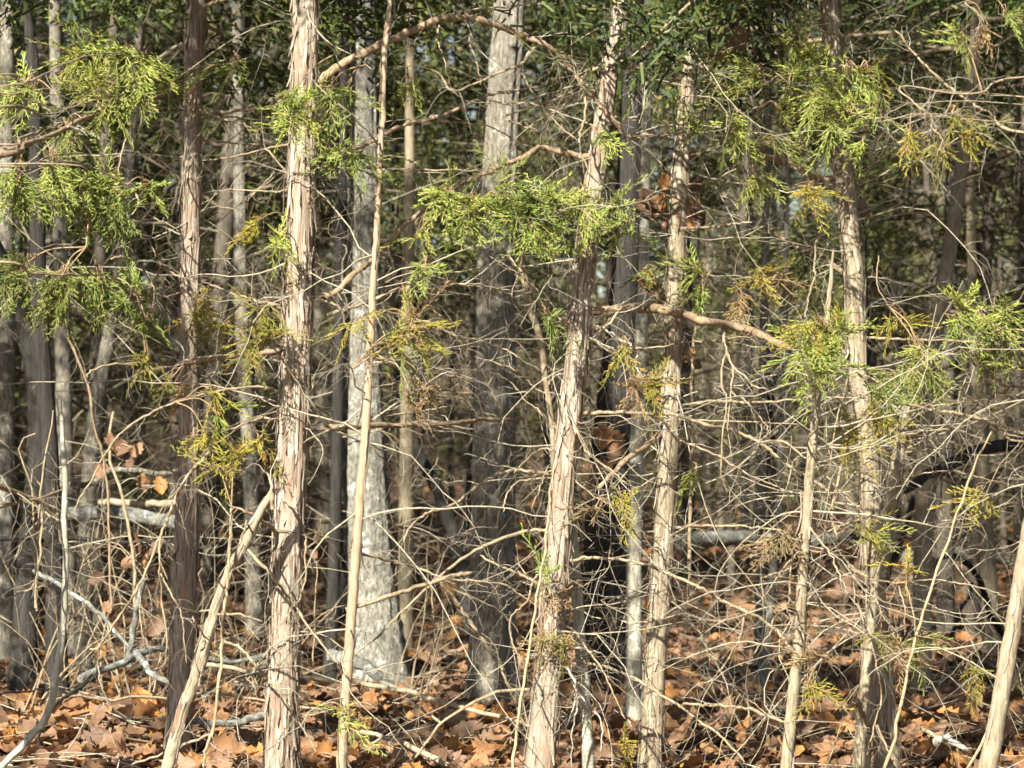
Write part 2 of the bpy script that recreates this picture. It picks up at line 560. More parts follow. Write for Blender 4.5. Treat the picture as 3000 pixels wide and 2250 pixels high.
def make_tree(key, name, D, label, cat, material, pts, top=None, lean_top=(0, 0), rough=0.06, strips=0, sides=20, group=None, twdens=0, smoothtop=None):
    """pts: (x, y, w) in the whole-picture frame, top first; continues down to the ground and up to height top"""
    T = Tree()
    T.key, T.D, T.mat = key, D, material
    P = [unproj(*px('Z', a, b), D) for a, b, w in pts]
    R = [wid('Z', w, D) / 2 for a, b, w in pts]
    P = P[::-1]; R = R[::-1]
    # ground
    b = P[0].copy()
    g = float(gz(b[0], b[1]))
    if b[2] > g + 0.02:
        dirn = (P[0] - P[1]) / max(P[1][2] - P[0][2], 1e-3)
        ext = P[0] + dirn * (b[2] - g + 0.03) * 0.8
        ext[2] = g - 0.04
        P = [ext] + P; R = [R[0] * 1.10] + R
    else:
        P[0][2] = g - 0.04
        R[0] *= 1.06
    T.base = np.array([P[0][0], P[0][1], g])
    if top and top > P[-1][2] + 0.15:
        h = top - P[-1][2]
        sl = (P[-1] - P[-2]) / max(P[-1][2] - P[-2][2], 0.1)
        for f in (0.35, 0.7, 1.0):
            e = np.array([P[-1][0] + sl[0] * h * 0.33 * 0.6, P[-1][1] + sl[1] * h * 0.33, P[-1][2] + h * (0.35 if f < 1 else 0.3)])
            P.append(e); R.append(R[-1] * (0.72 if f < 1 else 0.25))
    PR = catmull(np.column_stack([np.array(P), np.array(R)]), 8)
    n = int(min(260, max(24, plen(PR[:, :3]) / 0.02)))
    PR = resample(PR, n)
    T.path, T.rad = PR[:, :3], np.abs(PR[:, 3]) * (1 + 0.12 * np.exp(-np.clip(PR[:, 2] - g, 0, 9) / 0.10))
    hsh = sum(ord(c) * (i + 7) for i, c in enumerate(key))
    T.path[1:-1] += np.random.default_rng(hsh).normal(0, 0.0009, (n - 2, 3))
    T.root = empty(name, T.base)
    tag(T.root, label, cat, group)
    mb = MB()
    v, q = tubes(T.path[None], T.rad[None], sides, ridges(n, sides, rough, 8 if sides >= 36 else 2, 17 if sides >= 36 else 11, seed=hsh)[None])
    mb.add(v, q)
    T.trunk = mb.build('trunk', M[material], T.root, org=T.base)
    if strips:
        sb = MB()
        r = np.random.default_rng(hsh + 5)
        zz = T.path[:, 2]
        for _ in range(strips):
            L = r.uniform(0.03, 0.16); nn = 6; z0 = r.uniform(0.0, min(2.4, zz[-1] - L - 0.02))
            if r.random() < 0.06 and z0 + L * 2 < zz[-1]: L *= 2
            th = r.uniform(-pi, pi); w = r.uniform(0.002, 0.0062)
            z = z0 + np.linspace(0, L, nn)
            c = np.stack([np.interp(z, zz, T.path[:, k]) for k in range(3)], 1)
            rd = np.interp(z, zz, T.rad)
            lift = 0.0004 + 0.0018 * r.random()
            prof = np.linspace(0, 1, nn)
            e0 = (r.random() ** 4) * 0.018; e1 = (r.random() ** 4) * 0.013
            lf = lift + e0 * (1 - prof) ** 3 + e1 * prof ** 3
            th_l = th + np.cumsum(r.normal(0, 0.03, nn))
            ww = w * np.array([0.35, 0.9, 1, 1, 0.8, 0.25]) * r.uniform(0.8, 1.2, nn)
            rows = []
            for sgn, ex in ((-1, 0.0), (0, 0.0018), (1, 0.0)):
                a2 = th_l + sgn * ww / rd
                rr = rd * 1.03 + lf + ex
                rows.append(np.stack([c[:, 0] + rr * np.cos(a2), c[:, 1] + rr * np.sin(a2), z], 1))
            V = np.stack(rows, 1).reshape(-1, 3)
            Q = [(s * 3 + k, s * 3 + k + 1, s * 3 + k + 4, s * 3 + k + 3) for s in range(nn - 1) for k in range(2)]
            sb.add(V, Q)
        so_ = sb.build('bark_strips', M['strip'], T.trunk, org=T.base)
        tag(so_, kind='stuff')
    T.pts = [T.path]
    T.mb_tw = None
    TREES[key] = T
    return T


def tree_axis_at(T, z):
    zz = T.path[:, 2]
    return np.array([np.interp(z, zz, T.path[:, k]) for k in range(3)])


# ---- foliage sprays
def spray_proto(k, detail):
    """a flat fern-like cedar spray of length 1 along +x: list of (p0, p1, level)"""
    r = np.random.default_rng(500 + k)
    seg = []
    nS = 12 if detail else 6
    bend = r.uniform(-0.25, 0.25)
    ax = np.array([[t, bend * t * t, -0.22 * t * t] for t in np.linspace(0, 1, 5)])
    for a, b in zip(ax[:-1], ax[1:]):
        seg.append((a, b, 0))
    for s in range(nS):
        t = 0.10 + 0.90 * s / (nS - 1)
        p = np.array([np.interp(t, np.linspace(0, 1, 5), ax[:, c]) for c in range(3)])
        ang = (1 if s % 2 else -1) * r.uniform(0.42, 0.78) + bend * t if s < nS - 1 else r.normal(0, 0.1)
        L = r.uniform(0.26, 0.50) * (1.1 - 0.6 * t)
        d = np.array([cos(ang), sin(ang), r.normal(-0.10, 0.13)]); d /= np.linalg.norm(d)
        seg.append((p, p + d * L, 1))
        for u in range(r.integers(2, 4) if detail else 1):
            tt = 0.28 + 0.26 * u + r.uniform(-0.06, 0.06)
            a2 = ang + (1 if u % 2 else -1) * r.uniform(0.4, 0.7)
            d2 = np.array([cos(a2), sin(a2), r.normal(-0.08, 0.14)]); d2 /= np.linalg.norm(d2)
            p2 = p + d * L * tt
            seg.append((p2, p2 + d2 * L * r.uniform(0.30, 0.5) * (1.15 - 0.4 * tt), 2))
    return seg


SEG_D = [spray_proto(k, True) for k in range(12)]
SEG_L = [spray_proto(k + 40, False) for k in range(10)]


def seg_arrays(segs):
    return (np.array([s[0] for s in segs]), np.array([s[1] for s in segs]), np.array([s[2] for s in segs]))


SEG_F = [[x for i, x in enumerate(s) if x[2] == 1 or (x[2] == 2 and i % 3 == 0)] for s in SEG_L]
SEG_F = [seg_arrays(s) for s in SEG_F]
SEG_D = [seg_arrays(s) for s in SEG_D]
SEG_L = [seg_arrays(s) for s in SEG_L]


def frames(d):
    """rotation matrices taking x to d with a random roll"""
    d = nrm(d); K = len(d)
    up = nrm(np.array([0, 0, 1.0]) + rng.normal(0, 0.55, (K, 3)))
    y = nrm(np.cross(up, d)); z = np.cross(d, y)
    return np.stack([d, y, z], -1)


def add_sprays(mb, base, d, L, rad, detail=True, m_stem=0, m_leaf=1, stem_levels=1):
    """cedar sprays as tapering twiglets"""
    protos = SEG_D if detail is True else (SEG_L if detail is False else SEG_F)
    which = rng.integers(0, len(protos), len(base))
    R = frames(d)
    for k, (A, B, lv) in enumerate(protos):
        s = np.nonzero(which == k)[0]
        if not len(s):
            continue
        a = np.einsum('kij,vj->kvi', R[s], A) * L[s, None, None] + base[s][:, None]
        b = np.einsum('kij,vj->kvi', R[s], B) * L[s, None, None] + base[s][:, None]
        for mm, selm in ((m_stem, lv < stem_levels), (m_leaf, lv >= stem_levels)):
            if not selm.any():
                continue
            aa = a[:, selm].reshape(-1, 3); bb = b[:, selm].reshape(-1, 3)
            if detail is True:
                P = np.stack([aa, (aa + bb) / 2, bb], 1)
                rr = np.broadcast_to(np.array([0.8, 0.95, 0.3])[None] * rad, (len(P), 3)) * rng.uniform(0.75, 1.2, (len(P), 1))
                if mm == m_stem:
                    rr = rr * 0.7
                v, q = tubes(P, rr, 3)
                mb.add(v, q, m=mm)
            else:
                dd = nrm(bb - aa)
                w = nrm(np.cross(dd, rng.normal(0, 1, dd.shape))) * rad
                V = np.stack([aa - w * 0.6, aa + w * 0.6, bb + w * 0.5, bb - w * 0.5], 1)
                mb.add(V.reshape(-1, 3), np.arange(len(V) * 4).reshape(-1, 4), m=mm)


def cluster(T, tile, cx, cy, rx, ry, colr, dens=1.0, D=None, droop=0.3, ax=None, stem=True):
    """a clump of live or dying cedar foliage centred at a picture spot, fed by a stem from its tree"""
    D = T.D - 0.15 if D is None else D
    u, v_ = px(tile, cx, cy)
    c = unproj(u, v_, D)
    RX = wid(tile, rx, D); RY = wid(tile, ry, D)
    RZd = 0.6 * (RX + RY) / 2 + 0.02
    area = pi * RX * RY
    n = int(max(5, min(110, area * 1100 * dens)))
    # root on the tree
    allp = np.vstack(T.pts)
    dist = np.linalg.norm(allp - c, axis=1) + 0.25 * np.maximum(0, c[2] - allp[:, 2])
    root = allp[np.argmin(dist)]
    mb = MB()
    mid = (root * 0.45 + c * 0.55) + np.array([0, 0, 0.03])
    main = catmull(np.array([root, mid, c]), 5)
    if np.linalg.norm(root - c) > 0.02 and stem:
        v, q = tubes(main[None], np.linspace(0.0026, 0.0016, len(main))[None], 4)
        mb.add(v, q, m=0)
    g = rng.normal(0, 1, (n, 3)); g = nrm(g) * (rng.random((n, 1)) ** 0.6) * rng.uniform(0.8, 1.25, (n, 1))
    base = c + g * np.array([RX, RZd, RY]) * 0.85
    out = nrm((base - c) / np.array([RX, RZd, RY]) + 1e-3)
    grow_d = nrm(c - root + 1e-4)
    if ax is not None:
        grow_d = nrm(np.array([ax[0], 0.0, ax[1]]))
    d = nrm(out * 0.8 + grow_d * 0.6 + rng.normal(0, 0.35, (n, 3)) + np.array([0, 0, -droop]))
    L = rng.uniform(0.06, 0.165, n)
    base = base - d * L[:, None] * 0.35
    add_sprays(mb, base, d, L, 0.0017, True, 0, 1)
    # feeding twigs
    t = rng.uniform(0.55, 1.0, n)
    s = np.stack([np.interp(t, np.linspace(0, 1, len(main)), main[:, k]) for k in range(3)], 1)
    midp = (s + base) / 2 + rng.normal(0, 0.006, (n, 3)) + np.array([0, 0, 0.008])
    P = np.stack([s, midp, base], 1)
    v, q = tubes(P, np.broadcast_to(np.array([0.0017, 0.0014, 0.0011]), (n, 3)), 3)
    mb.add(v, q, m=0)
    o = mb.build('foliage_spray', [M['twigred'], M[colr]], T.root, org=T.base)
    return o


M['twigred'] = twig_mat('cedar_twig_red', [(0, (0.20, 0.11, 0.06)), (0.5, (0.33, 0.22, 0.12)), (1, (0.40, 0.33, 0.20))])


def branch(T, tile, w0, w1, pts, d0=None, dD=0.0, dens=9, material=None, name='branch', label=None, twl=0.26):
    D0 = T.D if d0 is None else d0
    P = []
    pp = [px(tile if len(q) == 2 else q[2], q[0], q[1]) for q in pts]
    L = np.concatenate([[0], np.cumsum([math.dist(a, b) for a, b in zip(pp[:-1], pp[1:])])]); L = L / L[-1]
    off = rng.normal(0, 0.05, len(pp)) * np.sin(L * pi)
    for (u, v), l, e in zip(pp, L, off):
        P.append(unproj(u, v, D0 + dD * l + e))
    if T.key in ('TL', 'TR'):
        z = P[0][2] - 0.03
        P = [tree_axis_at(T, z)] + P
    P = np.array(P)
    r0 = wid(tile, w0, D0) / 2; r1 = wid(tile, w1, D0) / 2
    C = catmull(P, 6)
    n = len(C)
    C[1:-1] += rng.normal(0, 0.0016, (n - 2, 3))
    R = np.linspace(r0, r1, n) * (rng.uniform(0.88, 1.14, n) + 0.22 * (rng.random(n) > 0.9))
    R[-1] *= 0.5
    sides = 10 if r0 > 0.008 else (6 if r0 > 0.004 else 5)
    mb = MB()
    v, q = tubes(C[None], R[None], sides, ridges(n, sides, 0.11, seed=int(rng.integers(1e6)))[None] if sides == 10 else None)
    mb.add(v, q)
    mt = material or ('branch_red' if r0 > 0.0075 else 'branch')
    o = mb.build(name, M[mt], T.root, org=T.base)
    if label: tag(o, label)
    T.pts.append(C)
    if dens > 0:
        tb = MB()
        add_twigs(tb, C, r0 * 0.7, dens, 0.05, twl)
        if tb.n:
            tag(tb.build('twigs', M['twig'], o, org=T.base), kind='stuff')
    return o


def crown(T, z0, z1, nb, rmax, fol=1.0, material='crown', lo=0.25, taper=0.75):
    """upper crown of a tree: boughs with cedar foliage"""
    bm_, fm = MB(), MB()
    bases, ds, Ls = [], [], []
    for k in range(nb):
        z = z0 + (z1 - z0) * (k + rng.random()) / nb
        p = tree_axis_at(T, min(z, T.path[-1, 2]))
        az = rng.uniform(0, 2 * pi)
        if T.key == 'T1' and z > 3.7:
            az = rng.uniform(-1.7, 1.7)   # left boughs omitted high up to let sun onto the grey oak
        L = rmax * (1 - taper * (z - z0) / (z1 - z0)) * rng.uniform(0.6, 1.1)
        d = np.array([[cos(az), sin(az), rng.uniform(0.05, 0.5)]])
        W = grow(p[None], d, np.array([L]), 8, 0.12, 0.06)
        v, q = tubes(W, (0.004 + 0.006 * L) * np.linspace(1, 0.25, 8)[None], 5)
        bm_.add(v, q)
        ns = int(L * 42 * fol)
        s, t, f = sample_on(W[0], max(ns, 3), lo, 1.0)
        s = s + rng.normal(0, 0.07, s.shape)
        bases.append(s); ds.append(nrm(t + rng.normal(0, 0.6, s.shape) + [0, 0, -0.25])); Ls.append(rng.uniform(0.07, 0.14, len(s)))
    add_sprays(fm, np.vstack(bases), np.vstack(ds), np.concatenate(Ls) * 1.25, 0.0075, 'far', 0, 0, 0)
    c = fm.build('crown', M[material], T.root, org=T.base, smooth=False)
    tag(c, kind='stuff')
    tag(bm_.build('boughs', M['branch'], c, org=T.base), kind='stuff')
#@@TREES
# ------------------------------------------------------------------ the cedars in front
CG = 'cedars standing along the wood edge'
make_tree('T1', 'cedar_tree', 10.0, 'stout red-brown cedar with shaggy peeling bark, thickest of the sunlit trunks', 'tree', 'cedar',
          [(660, -20, 50), (657, 120, 52), (655, 240, 54), (652, 400, 56), (650, 480, 58), (646, 600, 60), (640, 760, 62), (632, 950, 63), (624, 1150, 64), (614, 1400, 66), (606, 1680, 72)],
          top=7.8, strips=900, rough=0.07, sides=28, group=CG)
make_tree('T2', 'cedar_tree', 10.2, 'pale cedar leaning to the right in the middle, dead white twigs at its foot', 'tree', 'cedar',
          [(1345, -20, 34), (1322, 120, 36), (1306, 240, 38), (1292, 350, 38), (1275, 450, 40), (1263, 560, 42), (1252, 700, 46), (1240, 820, 48), (1226, 950, 50), (1212, 1100, 52), (1200, 1250, 56), (1186, 1450, 58), (1164, 1680, 66)],
          top=7.8, strips=420, rough=0.06, sides=24, group=CG)
make_tree('T3', 'cedar_tree', 10.5, 'straight tan cedar just right of the dark oak, its foot among leaves', 'tree', 'cedar_grey',
          [(1502, -20, 28), (1492, 120, 30), (1478, 260, 32), (1468, 420, 34), (1460, 600, 36), (1452, 780, 38), (1444, 950, 40), (1436, 1120, 42), (1424, 1320, 44), (1412, 1500, 46), (1402, 1690, 48)],
          top=7.8, strips=300, rough=0.05, group=CG)
make_tree('T4', 'cedar_tree', 10.9, 'slim cedar near the left, sunlit above and dark in shade below', 'tree', 'cedar',
          [(424, -20, 40), (420, 120, 38), (415, 260, 38), (414, 420, 38), (412, 560, 38), (407, 720, 40), (408, 880, 42), (406, 1050, 46), (400, 1250, 48), (392, 1450, 50), (382, 1690, 54)],
          top=3.6, strips=300, rough=0.05, group=CG)
make_tree('T5', 'cedar_tree', 10.6, 'tan cedar on the right carrying the two green clumps', 'tree', 'cedar_grey',
          [(1792, -20, 40), (1802, 140, 42), (1812, 300, 42), (1828, 420, 42), (1842, 560, 42), (1848, 690, 42), (1852, 800, 44), (1868, 900, 42), (1880, 1020, 44), (1886, 1200, 46), (1896, 1380, 50), (1908, 1520, 54), (1920, 1690, 56)],
          top=7.8, strips=300, rough=0.05, group=CG)
make_tree('T5b', 'cedar_sapling', 10.45, 'thin bent cedar stem crowding the right-hand tan cedar at its foot', 'tree', 'cedar_grey',
          [(1962, 860, 16), (1948, 935, 24), (1936, 1010, 28), (1920, 1120, 30), (1900, 1250, 32), (1882, 1400, 34), (1868, 1550, 36), (1858, 1690, 40)],
          strips=30, rough=0.05, sides=14, group=CG)
make_tree('T6', 'cedar_sapling', 9.9, 'slender pale sapling standing in front of the white oak', 'tree', 'cedar_smooth',
          [(845, -20, 10), (832, 110, 11), (822, 330, 12), (812, 520, 14), (802, 700, 16), (793, 880, 18), (780, 1050, 20), (770, 1180, 21), (758, 1350, 22), (746, 1520, 22), (737, 1690, 23)],
          top=3.4, strips=24, rough=0.04, sides=12, group=CG)
make_tree('T7', 'cedar_sapling', 9.8, 'thin grey-tan stem topped by a round green tuft, right of centre', 'tree', 'cedar_grey',
          [(1800, 540, 5), (1794, 620, 8), (1785, 700, 12), (1772, 790, 17), (1758, 930, 20), (1745, 1080, 22), (1735, 1220, 23), (1726, 1380, 25), (1712, 1520, 26), (1696, 1690, 28)],
          strips=30, rough=0.05, sides=12, group=CG)
make_tree('T8', 'cedar_sapling', 9.7, 'pale stem slanting out of the bottom right corner', 'tree', 'cedar_grey',
          [(2245, 1000, 28), (2226, 1120, 30), (2206, 1240, 32), (2186, 1370, 36), (2160, 1520, 38), (2130, 1690, 42)],
          top=3.6, strips=40, rough=0.05, sides=14, group=CG)
make_tree('T9', 'dead_sapling', 9.8, 'leaning dead sapling with snapped stubs, left of the stout cedar', 'dead tree', 'dead',
          [(592, 1055, 13), (560, 1110, 18), (535, 1160, 20), (500, 1225, 21), (474, 1290, 24), (446, 1380, 25), (420, 1465, 26), (392, 1545, 28), (354, 1690, 30)],
          strips=50, rough=0.09, sides=16)
make_tree('T10', 'dead_sapling', 10.1, 'thin white bare stem curving down near the left edge', 'dead tree', 'pale_stem',
          [(128, 860, 11), (135, 960, 12), (142, 1060, 13), (138, 1120, 14), (142, 1200, 14), (140, 1280, 15), (134, 1380, 15), (122, 1450, 16), (104, 1540, 16), (60, 1600, 15), (10, 1650, 14)],
          rough=0.05, sides=10)
make_tree('T11', 'dead_sapling', 10.35, 'pale lichen-grey stem rising beside the leaning centre cedar', 'dead tree', 'pale_stem',
          [(1236, 1130, 16), (1240, 1190, 22), (1246, 1280, 24), (1254, 1400, 24), (1264, 1520, 24), (1274, 1690, 26)],
          rough=0.06, sides=12)
make_tree('TL', 'cedar_tree', 9.0, 'cedar beyond the left edge whose green boughs hang into the picture', 'tree', 'cedar',
          [(-500, -700, 62), (-424, -400, 74), (-414, 0, 78), (-410, 600, 86), (-408, 1200, 92), (-406, 1700, 96)], top=5.5, rough=0.06, group=CG)  # unseen trunk placed and bent so its shadow falls on the slim cedar
make_tree('TL2', 'cedar_tree', 11.2, 'unseen cedar added beyond the left edge to shade the left corner', 'tree', 'cedar',
          [(-1072, -20, 56), (-1070, 600, 60), (-1068, 1200, 66), (-1066, 1700, 72)], top=7.0, rough=0.06, group=CG)  # out of view, added only to shade the left corner
make_tree('TR', 'cedar_tree', 10.0, 'cedar beyond the right edge whose pale boughs reach in', 'tree', 'cedar',
          [(2640, -20, 56), (2636, 600, 60), (2632, 1200, 66), (2630, 1700, 72)], top=6.8, rough=0.06, group=CG)

# ------------------------------------------------------------------ oaks and other trunks behind
D_O1 = ground_depth(1965 + 15); D_O2 = ground_depth(2050); D_O3 = ground_depth(2000); D_O4 = ground_depth(2110)
make_tree('O1', 'oak_tree', D_O1, 'whitish rough-barked oak behind the slender sapling', 'tree', 'white_oak',
          [(784, -20, 52), (786, 200, 56), (786, 420, 62), (784, 600, 72), (780, 760, 80), (783, 950, 92), (792, 1100, 98), (800, 1230, 102), (812, 1360, 112), (820, 1462, 122)],
          top=9, rough=0.12, sides=56)
make_tree('O2', 'oak_tree', D_O2, 'grey oak whose upper trunk is sunlit pale, centre', 'tree', 'grey_oak',
          [(1100, -20, 66), (1094, 100, 72), (1086, 250, 72), (1078, 400, 76), (1072, 560, 80), (1070, 720, 84), (1068, 900, 88), (1064, 1150, 96), (1064, 1350, 98), (1062, 1512, 108)],
          top=9, rough=0.10, sides=56)
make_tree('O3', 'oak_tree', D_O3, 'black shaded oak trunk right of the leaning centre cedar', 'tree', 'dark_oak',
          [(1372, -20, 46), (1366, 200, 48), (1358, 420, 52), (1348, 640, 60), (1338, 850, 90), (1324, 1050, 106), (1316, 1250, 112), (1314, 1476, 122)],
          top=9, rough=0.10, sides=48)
make_tree('O4', 'hardwood_sapling', D_O4, 'narrow whitish trunk standing against the black oak', 'tree', 'pale_stem',
          [(1392, 500, 22), (1386, 700, 26), (1378, 900, 30), (1374, 1050, 32), (1370, 1250, 34), (1370, 1420, 36), (1372, 1560, 40)],
          top=6, rough=0.05, sides=20)
make_tree('B1', 'hardwood_sapling', 18.0, 'grey straight trunk in the wood between the two left cedars', 'tree', 'grey_oak',
          [(512, -20, 24), (516, 300, 26), (520, 600, 30), (528, 800, 32), (540, 1000, 34), (546, 1200, 36), (550, 1370, 40)], top=9, rough=0.05, sides=16)
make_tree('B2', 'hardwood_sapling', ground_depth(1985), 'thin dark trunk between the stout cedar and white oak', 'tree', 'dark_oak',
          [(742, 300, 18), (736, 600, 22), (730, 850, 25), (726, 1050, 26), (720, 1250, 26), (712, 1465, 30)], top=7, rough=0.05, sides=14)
make_tree('B3', 'cedar_tree', 14.0, 'slanting tan cedar deep at the upper right', 'tree', 'cedar_grey',
          [(2112, -20, 24), (2100, 160, 27), (2084, 320, 30), (2066, 440, 32), (2048, 560, 34), (2026, 680, 36), (2006, 860, 38), (1996, 1100, 40), (1990, 1450, 46)], top=8, rough=0.05, sides=16)
make_tree('B4', 'hardwood_sapling', ground_depth(1900), 'slim tan trunk before the arching black branch at right', 'tree', 'cedar_grey',
          [(2104, 700, 22), (2112, 850, 26), (2122, 1000, 30), (2130, 1150, 33), (2138, 1290, 36), (2142, 1402, 40)], top=6, rough=0.05, sides=16)
make_tree('B5', 'hardwood_sapling', 15.0, 'leaning lichen-pale trunk behind the left green boughs', 'tree', 'grey_oak',
          [(270, 480, 22), (252, 620, 26), (236, 720, 30), (218, 820, 32), (200, 940, 34), (186, 1150, 36), (178, 1430, 40)], top=7, rough=0.06, sides=16)
make_tree('B6', 'oak_tree', 13.2, 'broad dark trunk at the left edge, forking upward', 'tree', 'dark_oak',
          [(-70, 420, 30), (-20, 520, 36), (30, 630, 42), (66, 740, 48), (86, 860, 52), (84, 1000, 50), (66, 1150, 50), (56, 1300, 52), (48, 1545, 62)], top=7, rough=0.07, sides=28)
make_tree('B7', 'oak_tree', 15.5, 'lit tan trunk at the far left border behind the dark fork', 'tree', 'grey_oak',
          [(16, -20, 30), (14, 300, 34), (12, 600, 40), (10, 900, 44), (6, 1180, 48), (2, 1440, 56)], top=8, rough=0.07, sides=20)
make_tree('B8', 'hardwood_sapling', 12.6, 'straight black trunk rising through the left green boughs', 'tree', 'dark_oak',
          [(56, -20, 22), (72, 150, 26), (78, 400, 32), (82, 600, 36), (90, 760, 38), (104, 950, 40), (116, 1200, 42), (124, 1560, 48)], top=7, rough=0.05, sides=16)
make_tree('B9', 'hardwood_sapling', 16.5, 'grey trunk right of the straight black one at left', 'tree', 'grey_oak',
          [(118, -20, 24), (122, 250, 28), (128, 480, 32), (134, 700, 34), (140, 1000, 36), (148, 1405, 40)], top=8, rough=0.05, sides=14)
make_tree('B10', 'hardwood_sapling', 17.0, 'shaded tan trunk standing between the white oak and grey oak', 'tree', 'cedar_grey',
          [(886, 200, 20), (884, 500, 24), (880, 800, 28), (878, 1050, 32), (874, 1395, 36)], top=8, rough=0.05, sides=14)
make_tree('B11', 'hardwood_sapling', 16.0, 'grey sapling right of the straight tan cedar', 'tree', 'grey_oak',
          [(1660, 200, 14), (1654, 500, 18), (1650, 750, 20), (1646, 1000, 20), (1640, 1420, 24)], top=7, rough=0.05, sides=12)
make_tree('B12', 'hardwood_sapling', 13.6, 'thin grey pole standing in leaves left of the round-tufted stem', 'tree', 'grey_oak',
          [(1696, 700, 12), (1690, 900, 15), (1680, 1100, 18), (1668, 1250, 20), (1652, 1420, 22), (1640, 1500, 24)], top=5, rough=0.05, sides=12)
make_tree('B13', 'hardwood_sapling', 12.2, 'curved grey sapling left of the leaning centre cedar', 'tree', 'branch',
          [(1112, 480, 20), (1128, 580, 18), (1146, 660, 17), (1168, 740, 15), (1178, 820, 13), (1190, 900, 12), (1196, 1010, 12), (1190, 1300, 14), (1180, 1570, 16)], rough=0.04, sides=10)

